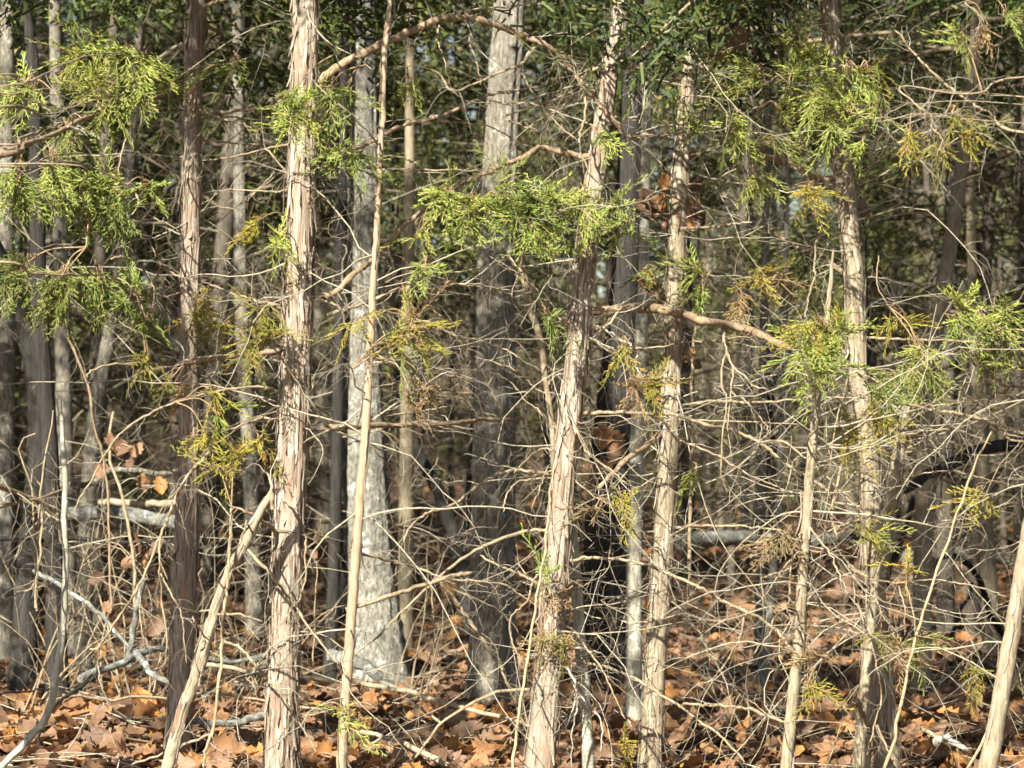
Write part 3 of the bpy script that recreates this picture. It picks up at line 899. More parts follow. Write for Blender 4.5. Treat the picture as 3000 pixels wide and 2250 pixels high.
# ------------------------------------------------------------------ traced limbs: tile, tree, width, end width, depth change | picture points
LIMBS = """
B T2 16 6 -.25|1680,1300 1500,1300 1300,1280 1100,1285 900,1310 700,1280 590,1330
B T2 12 5 -.2|1600,1320 1750,1340 1850,1440 1920,1540
A TL 18 7 .7|0,1080 150,1110 400,1050 600,1080 800,1190 960,1240
A TL 18 7 .9|0,560 200,520 450,400 700,340 900,380
A TL 14 6 .7|0,600 150,640 400,700 640,580 860,560
A TL 12 5 .7|420,1060 520,1250 580,1450 560,1600
D TL 18 7 .7|0,40 200,110 450,120 700,130 850,200 950,420
C T5 16 6 -.35|1010,600 860,440 780,300 740,160
C T5 14 6 -.4|1010,560 1060,660 1180,690 1290,760
C T5 12 6 -.4|1000,520 1060,480 1150,440
F TR 18 8 -.3|2212,480 2050,450 1900,420 1760,430
F T5 18 8 -.6|1090,720 1300,850 1250,990 1130,1130 1040,1240
A TL 46 26 1.6|0,1000 160,940 350,870 520,780 700,710 950,650 1080,600
A TL 30 14 1.2|0,970 130,900 280,840 420,790
A TL 20 10 1.0|0,690 300,740 570,660 740,630
A TL 16 6 .8|0,930 100,990 190,1060 330,1010 560,1000 700,1090 820,1200
A TL 15 6 .8|0,480 120,540 260,600 420,620
A T4 34 12 -.3|1250,650 1330,730 1550,720 1750,690 1870,640
A T4 26 8 -.4|1240,690 1400,760 1560,800 1650,850
A T4 15 8 -.3|1130,520 1280,440 1500,410 1600,380
A T4 16 9 -.5|1230,720 920,690 850,830 800,960 770,1100 770,1300
A T4 18 10 -.5|770,1010 830,1080 850,1200 895,1300 880,1360 800,1450 770,1560 720,1659
A T4 18 8 -.2|890,1380 920,1480 970,1560 1010,1659
A T4 12 6 -.3|930,1380 1060,1440 1160,1500 1170,1550
A T4 12 6 -.3|1270,900 1250,1040 1190,1150 1170,1280 1165,1480
A T4 10 5 .2|1050,1290 1200,1300 1330,1370
A T4 9 5 .2|850,870 950,960 1080,1060 1150,1180 1200,1300
A T1 18 9 .5|1880,935 1700,970 1500,1020 1310,1040
A T1 11 5 .2|1860,1130 1730,970 1770,1110 1760,1140 1640,1260 1570,1350 1500,1350 1370,1340
A T1 14 6 .3|1890,1230 1760,1240 1500,1230 1310,1250
B T1 54 24 .2|-150,530 0,420 200,310 450,200 600,140 750,115 900,130 1050,180 1200,240 1290,270 1400,350 1500,460 1570,560 1650,650 1750,760 1850,880 2000,880 2212,860
B T1 22 8 -.2@10.15|1290,270 1210,350 1170,410 1000,480 850,550 720,590 650,500 560,440 500,420 300,440
B T1 14 7 -.1@10.1|1170,410 1180,490 1240,600 1300,700 1420,820 1530,910
B T1 36 16 .5|-120,1010 0,985 130,950 280,870 450,800 650,750 850,660 950,620 1100,590 1300,560
B T1 14 6 .3@10.3|640,790 850,800 1000,840 1200,950
B T1 12 6 0@10.3|960,650 1100,680 1300,620 1550,545 1680,540
B T1 14 6 0@10.3|1060,750 1300,670 1500,590
B T1 14 6 0@10.3|1060,770 1250,840 1400,920 1490,990
B T1 16 8 .1@10.1|240,1010 380,1020 480,1060 560,1130 600,1200
B T1 14 10 .1@10.1|150,1080 240,1090 470,1100 700,1105 900,1110
B T2 36 30 .2|1640,1010 1550,1010 1450,990 1300,950 1200,1010 1050,1070 890,1140 760,1200
B T1 14 7 .2@10.05|600,130 800,70 1000,50 1200,35 1450,25 1750,60
B T1 10 5 .2@10.05|760,110 850,100 1000,60 1150,40
B T2 14 6 -.2|1860,70 1880,80 2050,100 2150,80
B T2 18 9 -.3|1560,500 1680,430 1840,390 1980,300 2100,210 2212,130
B T2 40 24 .4|1800,420 1830,430 1980,460 2100,530 2212,600
B T2 14 6 .2|1740,420 1700,410 1530,480 1360,510
B T2 16 8 -.2|1750,760 1900,760 1960,700 2050,580 2212,490
B T1 14 6 -.1@10.1|635,165 620,250 660,380 710,560
B T1 14 6 -.1@10.1|835,220 830,280 880,400 900,550
B T1 10 5 -.1@10.05|555,260 550,330 548,400
B T2 20 10 -.2|1640,590 1590,600 1575,780 1540,900 1560,1000 1600,1100
B T2 14 7 .1|1690,660 1650,700 1560,800 1450,910
C T5 18 8 -.2|1060,240 900,200 760,100 640,0
C T5 18 8 .2|1060,240 1200,330 1310,440
C T3 26 12 .3@11|0,-60 350,60 450,170 600,290
C TR 22 14 .3|2212,860 2000,740 1860,660 1750,580 1600,450 1480,320 1360,170
C B3 18 9 -.5|1860,160 1780,200 1600,210 1450,320 1250,360
C B3 16 7 -.4|1860,0 1780,30 1600,100 1390,160
C TR 14 7 -.3|2212,630 1900,610 1580,580
C TR 16 7 -.4@9.8|2212,500 1900,610 1430,560 1500,670 1610,750 1620,830 1680,900 1650,1000
C TR 9 4 -.1@9.6|1620,750 1690,740 1800,720
C TR 9 5 0@9.6|1690,650 1700,890
C T5 10 5 .2|1040,580 1260,600 1480,640 1600,690
C T5 20 9 -.4|1000,560 800,600 660,640 500,690 360,745
C T3 14 7 -.3|-30,520 0,490 100,440 250,430 390,445
C T5 12 6 -.2@10.5|810,0 830,150 850,300
C TR 14 6 -.4@9.8|2212,-120 1840,0 1900,70 1950,140
C T5 46 30 -.3|990,1160 880,1160 800,1120 650,1050 500,990 380,930
C T5 10 5 -.2|1010,925 1000,915 650,900 360,890
C T3 14 7 -.3|-60,1230 0,1200 200,1170 360,1080
C T3 22 10 -.3|-30,1490 0,1480 200,1470 300,1450 450,1440
C T5 12 5 -.3|1110,1160 1250,1060 1390,950
C B3 36 16 -.3|1800,1170 1820,1160 1950,1080 2150,980
C T5 40 24 .5|1090,1800 900,1659 720,1590 560,1480
C T5 16 9 -.2|1130,1480 1050,1300 1020,1250 970,1200 900,1230
C B3 16 7 -.3|1690,1400 1500,1380 1300,1420 1150,1480
D T4 22 10 -.3|1160,705 1120,700 950,700 750,700 600,740 560,790
D T4 17 8 -.5|1150,680 1350,660 1500,560 1620,550
D T1 36 24 .7|1830,615 1700,630 1450,660 1230,690 1180,700
D T4 14 7 -.4|720,20 800,0 900,60 960,140 990,190 1000,260 985,340
D T4 14 7 -.4|985,190 1040,80 1020,0 1010,-120
D T4 14 7 -.3|1040,70 1150,130 1250,160 1330,210
D T4 8 4 -.4@10.6|1000,240 1070,265 1140,290
D T4 8 4 -.4@10.6|1000,290 1040,340 1060,390
D T1 26 12 .5|1830,320 1650,290 1450,220 1300,160
D T4 10 5 -.3|1180,640 1000,540 900,460
D T1 18 9 -.3|1830,890 1700,850 1500,860 1300,900 1100,960 900,1060 770,1160 690,1270 620,1400 540,1530 480,1659
D T1 20 10 .2|1820,1060 1700,1050 1580,1090 1400,1150
D T1 25 12 -.3@10.1|1400,1150 1360,1260 1270,1360 1200,1450 1140,1560 1100,1659 1040,1810 900,2140 780,2320 650,2520 580,2550
D T4 14 6 -.3|1200,1410 1150,1410 1060,1370 990,1400 980,1540
D T9 30 8 0|1770,1640 1760,1500 1740,1420 1700,1380
E T1 40 36 .25|-110,280 0,200 100,100 230,0 400,-189 560,-310 720,-430
E T1 28 10 .5|-90,380 20,350 200,290 400,210 600,210 780,180 900,190 1050,230 1130,280
E T1 14 6 .2@10.2|400,0 410,130 390,280 400,390
E T1 12 5 .2@10.2|550,20 650,80 700,170 730,220
E T1 18 8 .4@10.2|380,215 430,230 560,320 680,430 740,520 830,640 930,800 1000,930 1060,1030
E T6 18 8 .4|205,340 430,400 600,440 750,520 900,550 1050,600 1150,660 1300,740
E T1 17 8 .1|-70,300 0,350 30,450 130,540 250,650 350,690 430,730 490,790 530,830
E T6 14 6 .2|190,700 370,660 450,630 560,600 700,620 760,640
E T6 18 8 .3|180,660 400,680 550,710 700,760 870,820
E T6 10 5 .3|180,860 350,820 500,770 640,760 860,810
E T6 12 5 .3|170,1050 560,1000 700,970 850,1000 1010,1040
E T1 44 22 .9|-90,1115 0,1110 200,1100 500,1090 750,1080 900,1060 1050,1060 1200,1050
E T2 10 5 .2|1500,900 1300,880 1200,800 1120,740 1000,690 860,650
E T2 14 6 .3|1450,1090 1340,1100 1290,1010 1200,940 1100,820 1010,760
E T2 22 12 .1|1520,440 1400,400 1320,330 1250,230 1170,110 1090,0 1010,-120
E T2 12 5 .3|1500,430 1450,390 1350,300 1250,200 1100,80 960,0
E T2 13 6 -.1|1470,770 1400,770 1340,830 1330,930 1370,1060 1410,1150
E T2 60 46 .1|1600,360 1630,360 1750,355 1850,340 1990,340 2100,355 2212,375 2342,420 2512,450 2662,490 2812,560 2932,610
E T2 26 14 -.1|1600,480 1710,460 1780,380 1820,330
E T2 16 8 .1|1610,590 1640,590 1900,600 2080,590 2212,560 2462,540 2692,510
E T2 24 20 -.1|1550,1020 1700,1015 1900,1015 2100,1025 2212,1040 2362,1090 2562,1140 2712,1210 2812,1290 2912,1370 3032,1440 3142,1510 3172,1600
E T2 18 8 -.2|1480,1050 1550,1180 1610,1290 1750,1390 1850,1480
E T2 14 6 -.2|1480,1420 1600,1530 1750,1620
E T3 40 26 -.3|2110,1130 2000,1210 1850,1320 1740,1430 1660,1510
E T3 16 7 -.3|2110,1080 2000,1040 1850,1060 1730,1110
E T2 23 10 -.1|1390,1440 1350,1420 1200,1390 1100,1390 1000,1420 870,1500 740,1600 590,1659 480,1720 400,1860 340,2110 320,2260 350,2440
E T2 18 8 -.2|1400,1450 1300,1440 1150,1460 1070,1550 1050,1659
E T2 14 6 -.2|1400,1260 1300,1250 1200,1320 1120,1410
E T2 13 6 -.2|1370,1380 1330,1380 1290,1500 1230,1640
E T6 13 6 .2|-20,1140 160,1220 260,1310 330,1420 390,1560
F T5 18 12 -.2|1080,520 1230,530 1400,540 1600,545 1950,560 2212,600
F T2 20 9 -.2@10.25|250,450 280,600 330,720 400,780 460,840 540,860
F T2 13 6 -.2@10.2|280,600 250,800 290,950 260,1150 250,1400 290,1530
F T2 13 6 -.2@10.2|330,720 310,900 290,1100 320,1300
F T3 20 10 -.4|-30,965 200,940 500,950 700,930 900,915 1200,920
F T3 15 7 -.3|-30,1060 0,1060 300,1070 750,1090
F T2 12 5 -.2@10.1|320,880 420,950 500,1050 550,1110 540,1180
F T3 17 7 -.4|-40,1180 0,1200 200,1280 400,1400 600,1490 700,1530
F T2 17 7 -.3@10.1|500,1210 650,1200 800,1310 900,1400 1000,1500 1100,1600 1170,1659
F TR 30 16 -.2|2212,1150 2000,1080 1800,1030 1600,990 1450,960
F TR 24 12 -.3|2212,920 2100,850 2000,780 1900,700 1790,580
F TR 20 9 -.2|2212,1200 2100,1100 1950,980 1800,880
F TR 16 7 -.2|2212,1060 2070,980 1950,930 1750,960 1600,970
F T5 14 6 -.3|1080,760 1070,800 1020,970 980,1150 960,1300 950,1390
F T5 16 8 -.3@10.4|870,-100 850,60 860,130 820,250 790,400
F T5 9 4 -.2@10.3|1270,0 1255,170 1290,250 1340,330
F T5b 17 9 -.1|1400,1160 1470,1060 1570,930
F T5b 13 5 -.3|1400,1300 1500,1260 1700,1250 1900,1290 2212,1270
F T5b 13 5 -.3|1420,1180 1480,1150 1700,1120 1850,1150 2000,1220
F T5b 13 5 -.3|1380,1450 1430,1440 1600,1400 1770,1400 1980,1450 2212,1500
G T10 30 14 .2|410,130 350,60 290,0
G T10 18 7 -.1@10.0|270,-60 265,200 240,400 210,480 100,540 0,575
G T1 14 6 -.2@9.9|1040,150 1035,350 1050,600 1080,800 1070,980 1000,1020
G T1 13 6 -.2@9.9|1040,400 1120,550 1170,650 1190,800 1210,980
G T1 11 5 -.2@9.9|900,480 910,700 940,890
G T1 12 5 -.2@9.85|650,860 635,950 650,1100 690,1220 710,1300
G T9 24 20 -.1|1500,-20 1490,240 1470,470 1450,640 1440,830 1420,1100 1380,1400 1330,1550 1320,1659
G T9 20 14 -.1|1390,660 1530,660 1700,710
G T9 22 9 -.15|1450,830 1550,880 1650,980 1750,1090 1850,1230 1950,1380 2050,1560
G T9 24 10 0|1590,230 1750,400 1900,590 2000,750 2150,940 2212,1010
G T9 18 8 .2|1600,220 1680,210 1750,210
G T9 16 8 -.2|1600,60 1560,180 1530,240
G T9 12 6 -.2|1440,500 1420,440 1400,390
G T9 14 7 -.1|1290,750 1260,710 1245,680
G T1 36 12 -.2|1810,520 1790,150 1700,60 1600,0 1500,-40
G T1 17 8 -.2|1890,-10 1950,100 1980,200 1970,480 1900,620 1750,810
H T6 28 26 .1|30,635 300,550 550,470 700,420 845,395
H T2 26 12 -.15|1380,125 1340,120 1200,125 1000,190 800,290 600,450 400,640 250,790 80,930
H T6 20 12 .3|50,250 200,290 450,350 620,410 750,440 900,450 1070,480 1180,550 1320,640
H T6 28 22 .5@10.4|300,60 400,90 550,140 700,200 800,250
H T2 26 14 .3|1330,500 1250,450 1130,390 1000,340 900,280
H T2 14 8 -.2|1330,400 1260,420 1200,580 1110,670 1090,760 1120,870 1190,1000 1260,1200 1320,1380 1370,1570
H T6 26 14 .2@10.2|620,420 750,590 850,730 950,880 1020,980 1070,1100 1130,1240 1200,1430
H T6 18 9 .2@10.3|720,500 950,600 1080,700 1200,840
H T2 22 20 -.4|1480,325 1490,320 1600,295 1750,300 1950,330 2100,390 2212,440 2342,500 2462,570 2612,640 2762,720 2862,820 2912,880
H T2 17 8 -.3|1400,740 1500,760 1560,850 1680,1000 1750,1150 1840,1340
H T2 24 14 -.3|1380,920 1400,920 1550,970 1700,1000 1900,1080 2100,1200 2212,1270 2342,1370 2462,1450 2612,1620
H T6 11 5 .2@10.3|580,480 600,700 600,850 530,1080 500,1400
H T6 9 4 .2@10.3|610,680 690,735 770,780
I T3 22 12 -.4|-60,105 0,95 200,90 450,100 650,120
I T5 20 9 -.3@10.3|1050,-400 970,0 1000,150 1050,280 1100,400 1120,520 1160,680 1220,850 1260,1000 1290,1200 1240,1400 1190,1580
I T5 18 8 -.2@10.0|1260,1380 1340,1560 1390,1659
I T7 18 8 -.2|800,100 820,100 920,220 990,340 1050,470 1130,540 1270,550
I T5 11 5 -.1@10.1|1110,400 1115,560 1120,740
I T5 14 6 -.3@10.1|1080,340 1200,420 1400,460 1600,440 1800,460 2000,510 2100,550
I T7 14 6 .1|770,250 800,250 950,270 1090,290 1170,290
I T5 12 5 -.2@10|1250,550 1300,680 1380,770
I T5 12 5 -.2@10|1400,480 1440,620 1440,800
I T5 12 5 -.2@10|1450,460 1500,680 1510,820
I T7 17 8 -.2|780,120 740,190 700,350 690,550 670,620 590,690 570,780 460,920
I T7 12 6 -.2@9.7|690,370 600,400 520,430 520,520 525,640
I T7 12 5 -.2@9.7|670,620 710,700 690,760 670,820
I T2 16 7 -.2@9.9|370,610 395,700 360,840 260,1000 180,1090 80,1130 0,1210
I T7 24 20 .1|660,1365 650,1360 480,1290 330,1260 150,1250 0,1240
I T7 10 5 0|540,1310 460,1240 370,1185
I T7 14 6 -.2|740,720 750,730 800,870 820,1000 810,1150
I T7 9 5 -.1|770,790 800,790 840,780
I T7 9 5 -.1|770,660 800,655 840,645
"""
for ln in LIMBS.strip().splitlines():  # one low bent limb on the stout cedar partly traces a shadow
    head, ps = ln.split('|')
    h = head.split()
    T = TREES[h[1]]
    dd = h[4].split('@')
    pts = [tuple(float(c) for c in q.split(',')) for q in ps.split()]
    branch(T, h[0], float(h[2]), float(h[3]), pts, d0=float(dd[1]) if len(dd) > 1 else None, dD=float(dd[0]), dens=5 if h[1] == 'TL' else 19)
# bleached dead fronds on the leaning cedar
for tl, w, pts in (('E', 18, [(1620, 450), (1700, 470), (1800, 540), (1880, 580), (1920, 640), (1910, 720), (1960, 790)]),
                   ('H', 24, [(1240, 925), (1380, 930), (1450, 1000), (1520, 1100), (1530, 1180), (1490, 1300)]),
                   ('H', 16, [(1400, 930), (1480, 1060), (1540, 1180), (1650, 1300), (1690, 1400), (1680, 1550)]),
                   ('E', 14, [(1450, 940), (1460, 1050), (1420, 1160), (1390, 1260)]),
                   ('H', 16, [(1420, 890), (1540, 880), (1600, 900), (1690, 915)]),
                   ('H', 13, [(1540, 1180), (1520, 1300), (1500, 1420), (1490, 1659)])):
    branch(TREES['T2'], tl, w, w * 0.4, pts, dD=-0.25, dens=26, material='white_twig', label='bleached white dead twig', twl=0.12)

# extra fine dead twigs straight off the trunks
for key, nbr, z0, z1 in (('T1', 22, 0.3, 2.3), ('T2', 46, 0.3, 2.3), ('T3', 52, 0.4, 2.3), ('T4', 24, 0.3, 2.3), ('T5', 60, 0.3, 2.3), ('T7', 24, 0.3, 1.2), ('T8', 16, 0.3, 1.2), ('T6', 22, 0.2, 2.2), ('T5b', 18, .4, 1.2), ('B3', 18, 0.5, 2.6), ('TR', 20, .5, 2.2), ('B2', 12, .5, 2.5), ('B4', 12, .5, 2.5), ('B5', 10, .5, 2.5), ('B8', 12, .5, 2.5), ('B12', 10, .5, 2.0)):
    T = TREES[key]
    for k in range(nbr):
        z = rng.uniform(z0, z1)
        p = tree_axis_at(T, z)
        az = rng.uniform(0, 2 * pi)
        L = rng.uniform(0.3, 1.0)
        W = grow(p[None], np.array([[cos(az), sin(az) * 0.8, rng.uniform(-0.25, 0.5)]]), np.array([L]), 12, 0.3, 0.055)[0]
        r0 = rng.uniform(0.0014, 0.0034)
        mb = MB()
        v, q = tubes(W[None], r0 * np.linspace(1, 0.35, 12)[None], 5)
        mb.add(v, q)
        o = mb.build('branch', M['twig'], T.root, org=T.base)
        tb = MB()
        add_twigs(tb, W, r0, 16, 0.05, 0.24)
        if tb.n:
            tag(tb.build('twigs', M['twig'], o, org=T.base), kind='stuff')
        T.pts.append(W)

# ------------------------------------------------------------------ live and dying cedar foliage: tile tree x y rx ry colour density depth
FOL = """
A TL 480 350 190 110 dull .8 10.0
A TL 800 330 120 80 green 1.1 9.9
A TL 920 420 130 90 green 1.1 9.9
A TL 150 560 150 120 green .9 9.7
A TL 640 560 220 100 dull .9 9.9
A TL 880 580 110 120 green .9 9.9
A TL 420 850 130 80 dull .8 9.8
A TL 720 720 130 110 dull .7 9.9
A T4 1100 560 110 120 dull .6 10.7
A T4 1270 600 70 60 rust .5 10.7
A T4 1500 430 150 50 green .6 10.6
A T1 1900 760 170 120 green 1.2 9.75
A T1 2080 640 140 110 green 1.1 9.75
A T1 1850 680 130 70 green .7 9.75
A TL 110 1220 140 140 green 1.3 9.6
A TL 370 1120 130 130 green 1.2 9.7
A TL 650 1200 170 130 green 1.2 9.8
A TL 580 1440 90 170 green 1.0 9.8
A TL 780 1340 100 130 green .9 9.8
A TL 960 1230 100 90 green .8 9.9
A T1 1660 1440 110 90 yellow .6 9.8
A T1 1780 1560 90 110 green .8 9.8
A T1 2140 970 110 90 green .8 9.8
D TL 90 110 130 140 dull 1.0 9.7
D TL 380 190 160 140 dull 1.0 9.7
D TL 650 190 160 120 green 1.1 9.8
D TL 850 270 130 150 green 1.2 9.8
D TL 960 450 60 70 green .9 9.8
D TL 330 360 90 80 dull .6 9.7
D T4 1320 330 80 140 yellow 1.0 10.4
D T4 1450 440 70 80 yellow .8 10.4
D T1 1690 360 120 100 yellow 1.0 9.8
D T1 1660 560 120 140 yellow 1.0 9.8
D T4 1080 830 70 70 yellow 1.0 10.5
D T4 1190 860 30 80 rust .8 10.5
D T1 1400 900 80 80 yellow .9 9.8
D T1 1420 1030 60 110 green 1.0 9.8
D T1 1340 1170 60 70 yellow 1.1 9.8
D T1 1370 1340 60 100 yellow 1.1 9.8
D T1 1520 1280 80 120 yellow .8 9.85
D T1 1680 1200 100 110 yellow .6 9.9
D T4 950 680 50 40 yellow .7 10.5
B T2 700 1260 150 90 green 1.3 9.9
B T2 860 1330 150 110 green 1.4 9.9
B T2 1040 1310 150 120 green 1.4 9.9
B T2 1220 1330 130 120 green 1.3 9.9
B T2 1370 1310 130 100 green 1.2 9.95
B T2 1560 1340 130 120 green 1.2 10.0
B T2 1740 1340 110 110 green 1.2 10.0
B T2 1830 1480 110 100 green 1.0 10.0
B T2 820 1450 90 80 green 1.0 9.9
B T2 1230 1480 100 110 green 1.2 9.9
B T2 1340 1610 110 70 green 1.1 9.9
B T2 1060 1180 80 100 dull .8 10.0
B T1 70 1020 120 100 green 1.1 9.85
B T1 440 560 80 60 dull .6 10.0
B T1 20 620 60 60 green .8 9.8
B T2 1700 880 50 40 green .9 10.0
B T2 520 1510 50 60 dull .6 10.0
C T5 750 230 80 100 green 1.1 10.3
C T5 800 350 120 90 green 1.1 10.3
C T5 430 480 200 80 dull .9 10.2
C T5 220 570 150 80 dull .9 10.2
C T5 740 480 110 100 green 1.1 10.3
C T5 1040 470 170 80 green 1.1 10.25
C T5 900 640 160 120 green 1.2 10.25
C T5 1050 720 150 110 green 1.2 10.2
C T5 1220 700 90 110 green 1.2 10.2
C T5 960 820 80 60 green .9 10.2
C T5 340 800 80 120 green .8 10.2
C T5 80 790 90 80 green .8 10.3
C T5 640 740 70 80 dull .8 10.25
C T5 1160 950 70 40 green .7 10.25
C T5 580 930 180 100 dull .5 10.3
C TR 1790 770 110 70 yellow .9 9.55
C TR 1840 860 80 70 yellow .9 9.55
C TR 1470 890 60 40 yellow .8 9.55
C TR 1670 960 35 80 yellow .8 9.5
C TR 1970 200 35 70 rust 1.0 9.55
C TR 2120 120 60 70 green .9 9.6
C TR 1800 250 120 160 dull .5 9.9
C T5 800 1240 90 90 yellow .9 10.2
C T5 480 1180 130 120 dull .6 10.3
C T5 1210 470 110 40 yellow .6 10.2
F T3 80 90 90 100 green .9 10.4
F T3 130 240 50 40 green .7 10.4
F T3 520 130 60 70 yellow .8 10.3
F T3 660 150 70 90 rust .6 10.4
F T3 390 280 60 80 rust .8 10.4
F T7 860 470 190 100 yellow 1.1 9.75
F T7 820 600 150 100 green 1.2 9.7
F T7 960 560 130 130 green 1.1 9.75
F T7 870 720 150 80 green 1.2 9.7
F T7 980 400 100 60 dull .8 9.8
F T7 800 830 50 40 green .8 9.7
F T5 1420 440 100 90 yellow 1.0 10.2
F TR 1850 330 120 80 green 1.2 9.7
F TR 1960 420 180 80 green 1.2 9.7
F TR 2090 380 100 80 green 1.0 9.7
F TR 1800 430 110 60 green 1.0 9.7
F TR 2050 560 150 90 dull .8 9.8
F TR 2000 680 140 100 dull .7 9.8
F T5 1560 640 150 90 dull .7 10.0
F T5 1600 800 160 110 dull .8 10.0
F T5 1330 900 130 90 green 1.2 9.9
F T5 1260 1010 130 90 yellow 1.1 9.9
F T5 1120 1140 60 60 yellow 1.0 9.9
F T5 1060 1220 50 50 yellow 1.0 9.9
F T3 90 1430 90 40 green .8 10.4
F T5b 1880 1560 110 90 yellow .9 10.0
F T5 1400 780 160 110 dull .6 10.1
E T6 430 480 130 100 yellow .8 9.7
E T6 350 570 90 80 green .8 9.7
E T6 530 580 60 70 yellow .9 9.7
E T6 470 420 70 60 rust .8 9.7
E T6 120 440 120 90 yellow .5 9.75
E T6 540 80 60 60 green .8 9.8
E T2 1350 420 35 40 green .8 9.95
E T2 1810 610 60 130 yellow .6 10.0
E T2 1900 880 80 90 rust 1.0 9.95
E T2 2020 900 60 90 yellow .9 9.95
E T2 1990 800 60 70 rust .7 9.95
E T6 440 880 40 100 rust .8 9.8
E T6 560 900 40 90 rust .5 9.8
E T2 1640 1640 100 40 rust 1.0 9.95
E T2 1830 1590 50 30 yellow .8 9.95
E T3 1960 100 60 100 dull .7 10.4
H T6 60 1350 60 110 green .6 9.75
H T2 1330 380 40 60 green .7 10.0
H T2 1340 560 50 110 rust .8 10.05
H T2 1290 800 60 80 rust .8 10.05
H T2 1450 850 60 60 yellow .5 10.05
H T3 1830 1480 70 120 yellow .6 10.3
I T5 1180 60 110 90 yellow .6 10.1
I T5 1270 160 130 90 dull .6 10.1
I T5 1460 360 50 80 yellow .8 10.0
I T5 1290 820 60 60 yellow .6 9.95
I T5 1540 860 140 90 dull .6 9.95
I T5 1420 930 60 80 rust .7 9.95
I T7 830 940 40 80 rust .8 9.65
I T7 860 1130 60 90 yellow .9 9.65
I T7 670 140 100 70 rust .7 9.7
I T7 560 190 80 40 rust .6 9.7
I T5 1890 1020 60 70 yellow .7 9.9
"""
for ln in FOL.strip().splitlines():
    h = ln.split()
    x, y, rx, ry = map(float, h[2:6])
    cluster(TREES[h[1]], h[0], x, y, rx, ry, h[6], float(h[7]) * (2.0 if h[1] == 'TL' else 1.25), float(h[8]))

# crowns above, which shade the wood
for key, z0, z1, nb, rm, fol in (('T1', 2.5, 4.8, 50, 1.25, 2.4), ('T1', 4.8, 7.4, 36, 1.15, 2.3), ('T2', 2.6, 4.8, 44, 1.2, 2.4), ('T2', 4.8, 7.4, 36, 1.15, 2.3), ('T3', 2.55, 4.8, 50, 1.3, 2.4), ('T3', 4.8, 7.6, 36, 1.15, 2.3), ('T4', 2.35, 3.2, 30, 1.1, 2.2),
                                 ('T5', 2.5, 4.8, 50, 1.3, 2.4), ('T5', 4.8, 7.4, 36, 1.15, 2.3), ('TL', 3.2, 4.4, 24, 0.9, 1.6), ('TL2', 1.0, 6.8, 100, 1.15, 2.2), ('TR', 2.3, 6.4, 50, 1.1, 1.6),
                                 ('B3', 2.6, 7.8, 56, 1.5, 1.6), ('O3', 3.2, 8.5, 40, 1.7, 1.3), ('B8', 3.4, 6.8, 36, 1.3, 1.6), ('B4', 2.6, 5.8, 36, 1.4, 1.5), ('B11', 2.6, 6.8, 40, 1.4, 1.5)):
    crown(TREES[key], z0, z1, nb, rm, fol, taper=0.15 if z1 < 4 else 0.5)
# ------------------------------------------------------------------ things lying or standing about
def lying(name, label, cat, material, tile, w0, w1, pts, D0, D1, sides=12, dens=0, rough=0.08, group=None, sub=None):
    pp = [px(tile, *q) for q in pts]
    n = len(pp)
    P = np.array([unproj(u, v, D0 + (D1 - D0) * i / (n - 1)) for i, (u, v) in enumerate(pp)])
    base = P[0].copy()
    base[2] = gz(base[0], base[1])
    C = resample(catmull(P, 6), max(14, int(plen(P) / 0.04)))
    C[1:-1] += rng.normal(0, 0.0022, (len(C) - 2, 3))
    R = np.linspace(wid(tile, w0, D0), wid(tile, w1, D1), len(C)) / 2 * rng.uniform(0.93, 1.08, len(C))
    root = empty(name, base)
    tag(root, label, cat, group)
    mb = MB()
    v, q = tubes(C[None], R[None], sides, ridges(len(C), sides, rough, seed=int(rng.integers(1e6)))[None])
    m0 = mb.n
    mb.add(v, q)
    k = len(C) * sides
    # closed, broken-off ends
    mb.add([C[0], *v[:sides]], t=[(0, 1 + (j + 1) % sides, 1 + j) for j in range(sides)])
    mb.add([C[-1], *v[k - sides:]], t=[(0, 1 + j, 1 + (j + 1) % sides) for j in range(sides)])
    o = mb.build('stem', M[material], root, org=base)
    if dens:
        tb = MB()
        add_twigs(tb, C, R[0] * 0.6, dens, 0.05, 0.3)
        if tb.n:
            tag(tb.build('twigs', M['twig'], root, org=base), kind='stuff')
    return root, C


FG = 'fallen sticks on the leaf litter'
lying('fallen_log', 'lichen-green fallen log lying behind the left shaded cedar', 'log', 'log', 'G', 100, 90, [(230, 40), (500, 15), (800, 10), (1050, 60), (1250, 80)], 13.8, 13.6)
lying('fallen_log', 'short sunlit tan log piece above the lichen-green log', 'log', 'dead', 'D', 44, 46, [(640, 1600), (790, 1600), (950, 1610), (1120, 1600), (1200, 1595)], 13.3, 13.2)
lying('fallen_pole', 'dark crooked fallen pole propped above the left log', 'log', 'grey_oak', 'D', 46, 30, [(340, 1500), (600, 1470), (700, 1395), (870, 1385), (1050, 1420), (1150, 1390)], 12.8, 13.0)
lying('fallen_pole', 'thin grey pole lying level across the left shade', 'log', 'dark_oak', 'G', 34, 26, [(-30, 172), (350, 165), (800, 200), (1100, 190)], 12.5, 12.8)
lying('fallen_pole', 'pale greenish stick slanting down through the left shade', 'stick', 'log', 'G', 30, 24, [(220, 380), (380, 470), (600, 620), (690, 700), (900, 960)], 11.9, 11.6)
lying('broken_stub', 'upright greenish broken stub beside the dark left cedar', 'stump', 'log', 'G', 34, 42, [(935, 430), (900, 560), (880, 650), (850, 860), (840, 1000)], 11.6, 11.7)
lying('fallen_branch', 'grey forked fallen branch lying on leaves left of dark cedar', 'stick', 'log', 'G', 52, 40, [(520, 1080), (630, 1030), (780, 990), (870, 930), (1000, 890), (1110, 890)], 11.2, 11.6, group=FG)
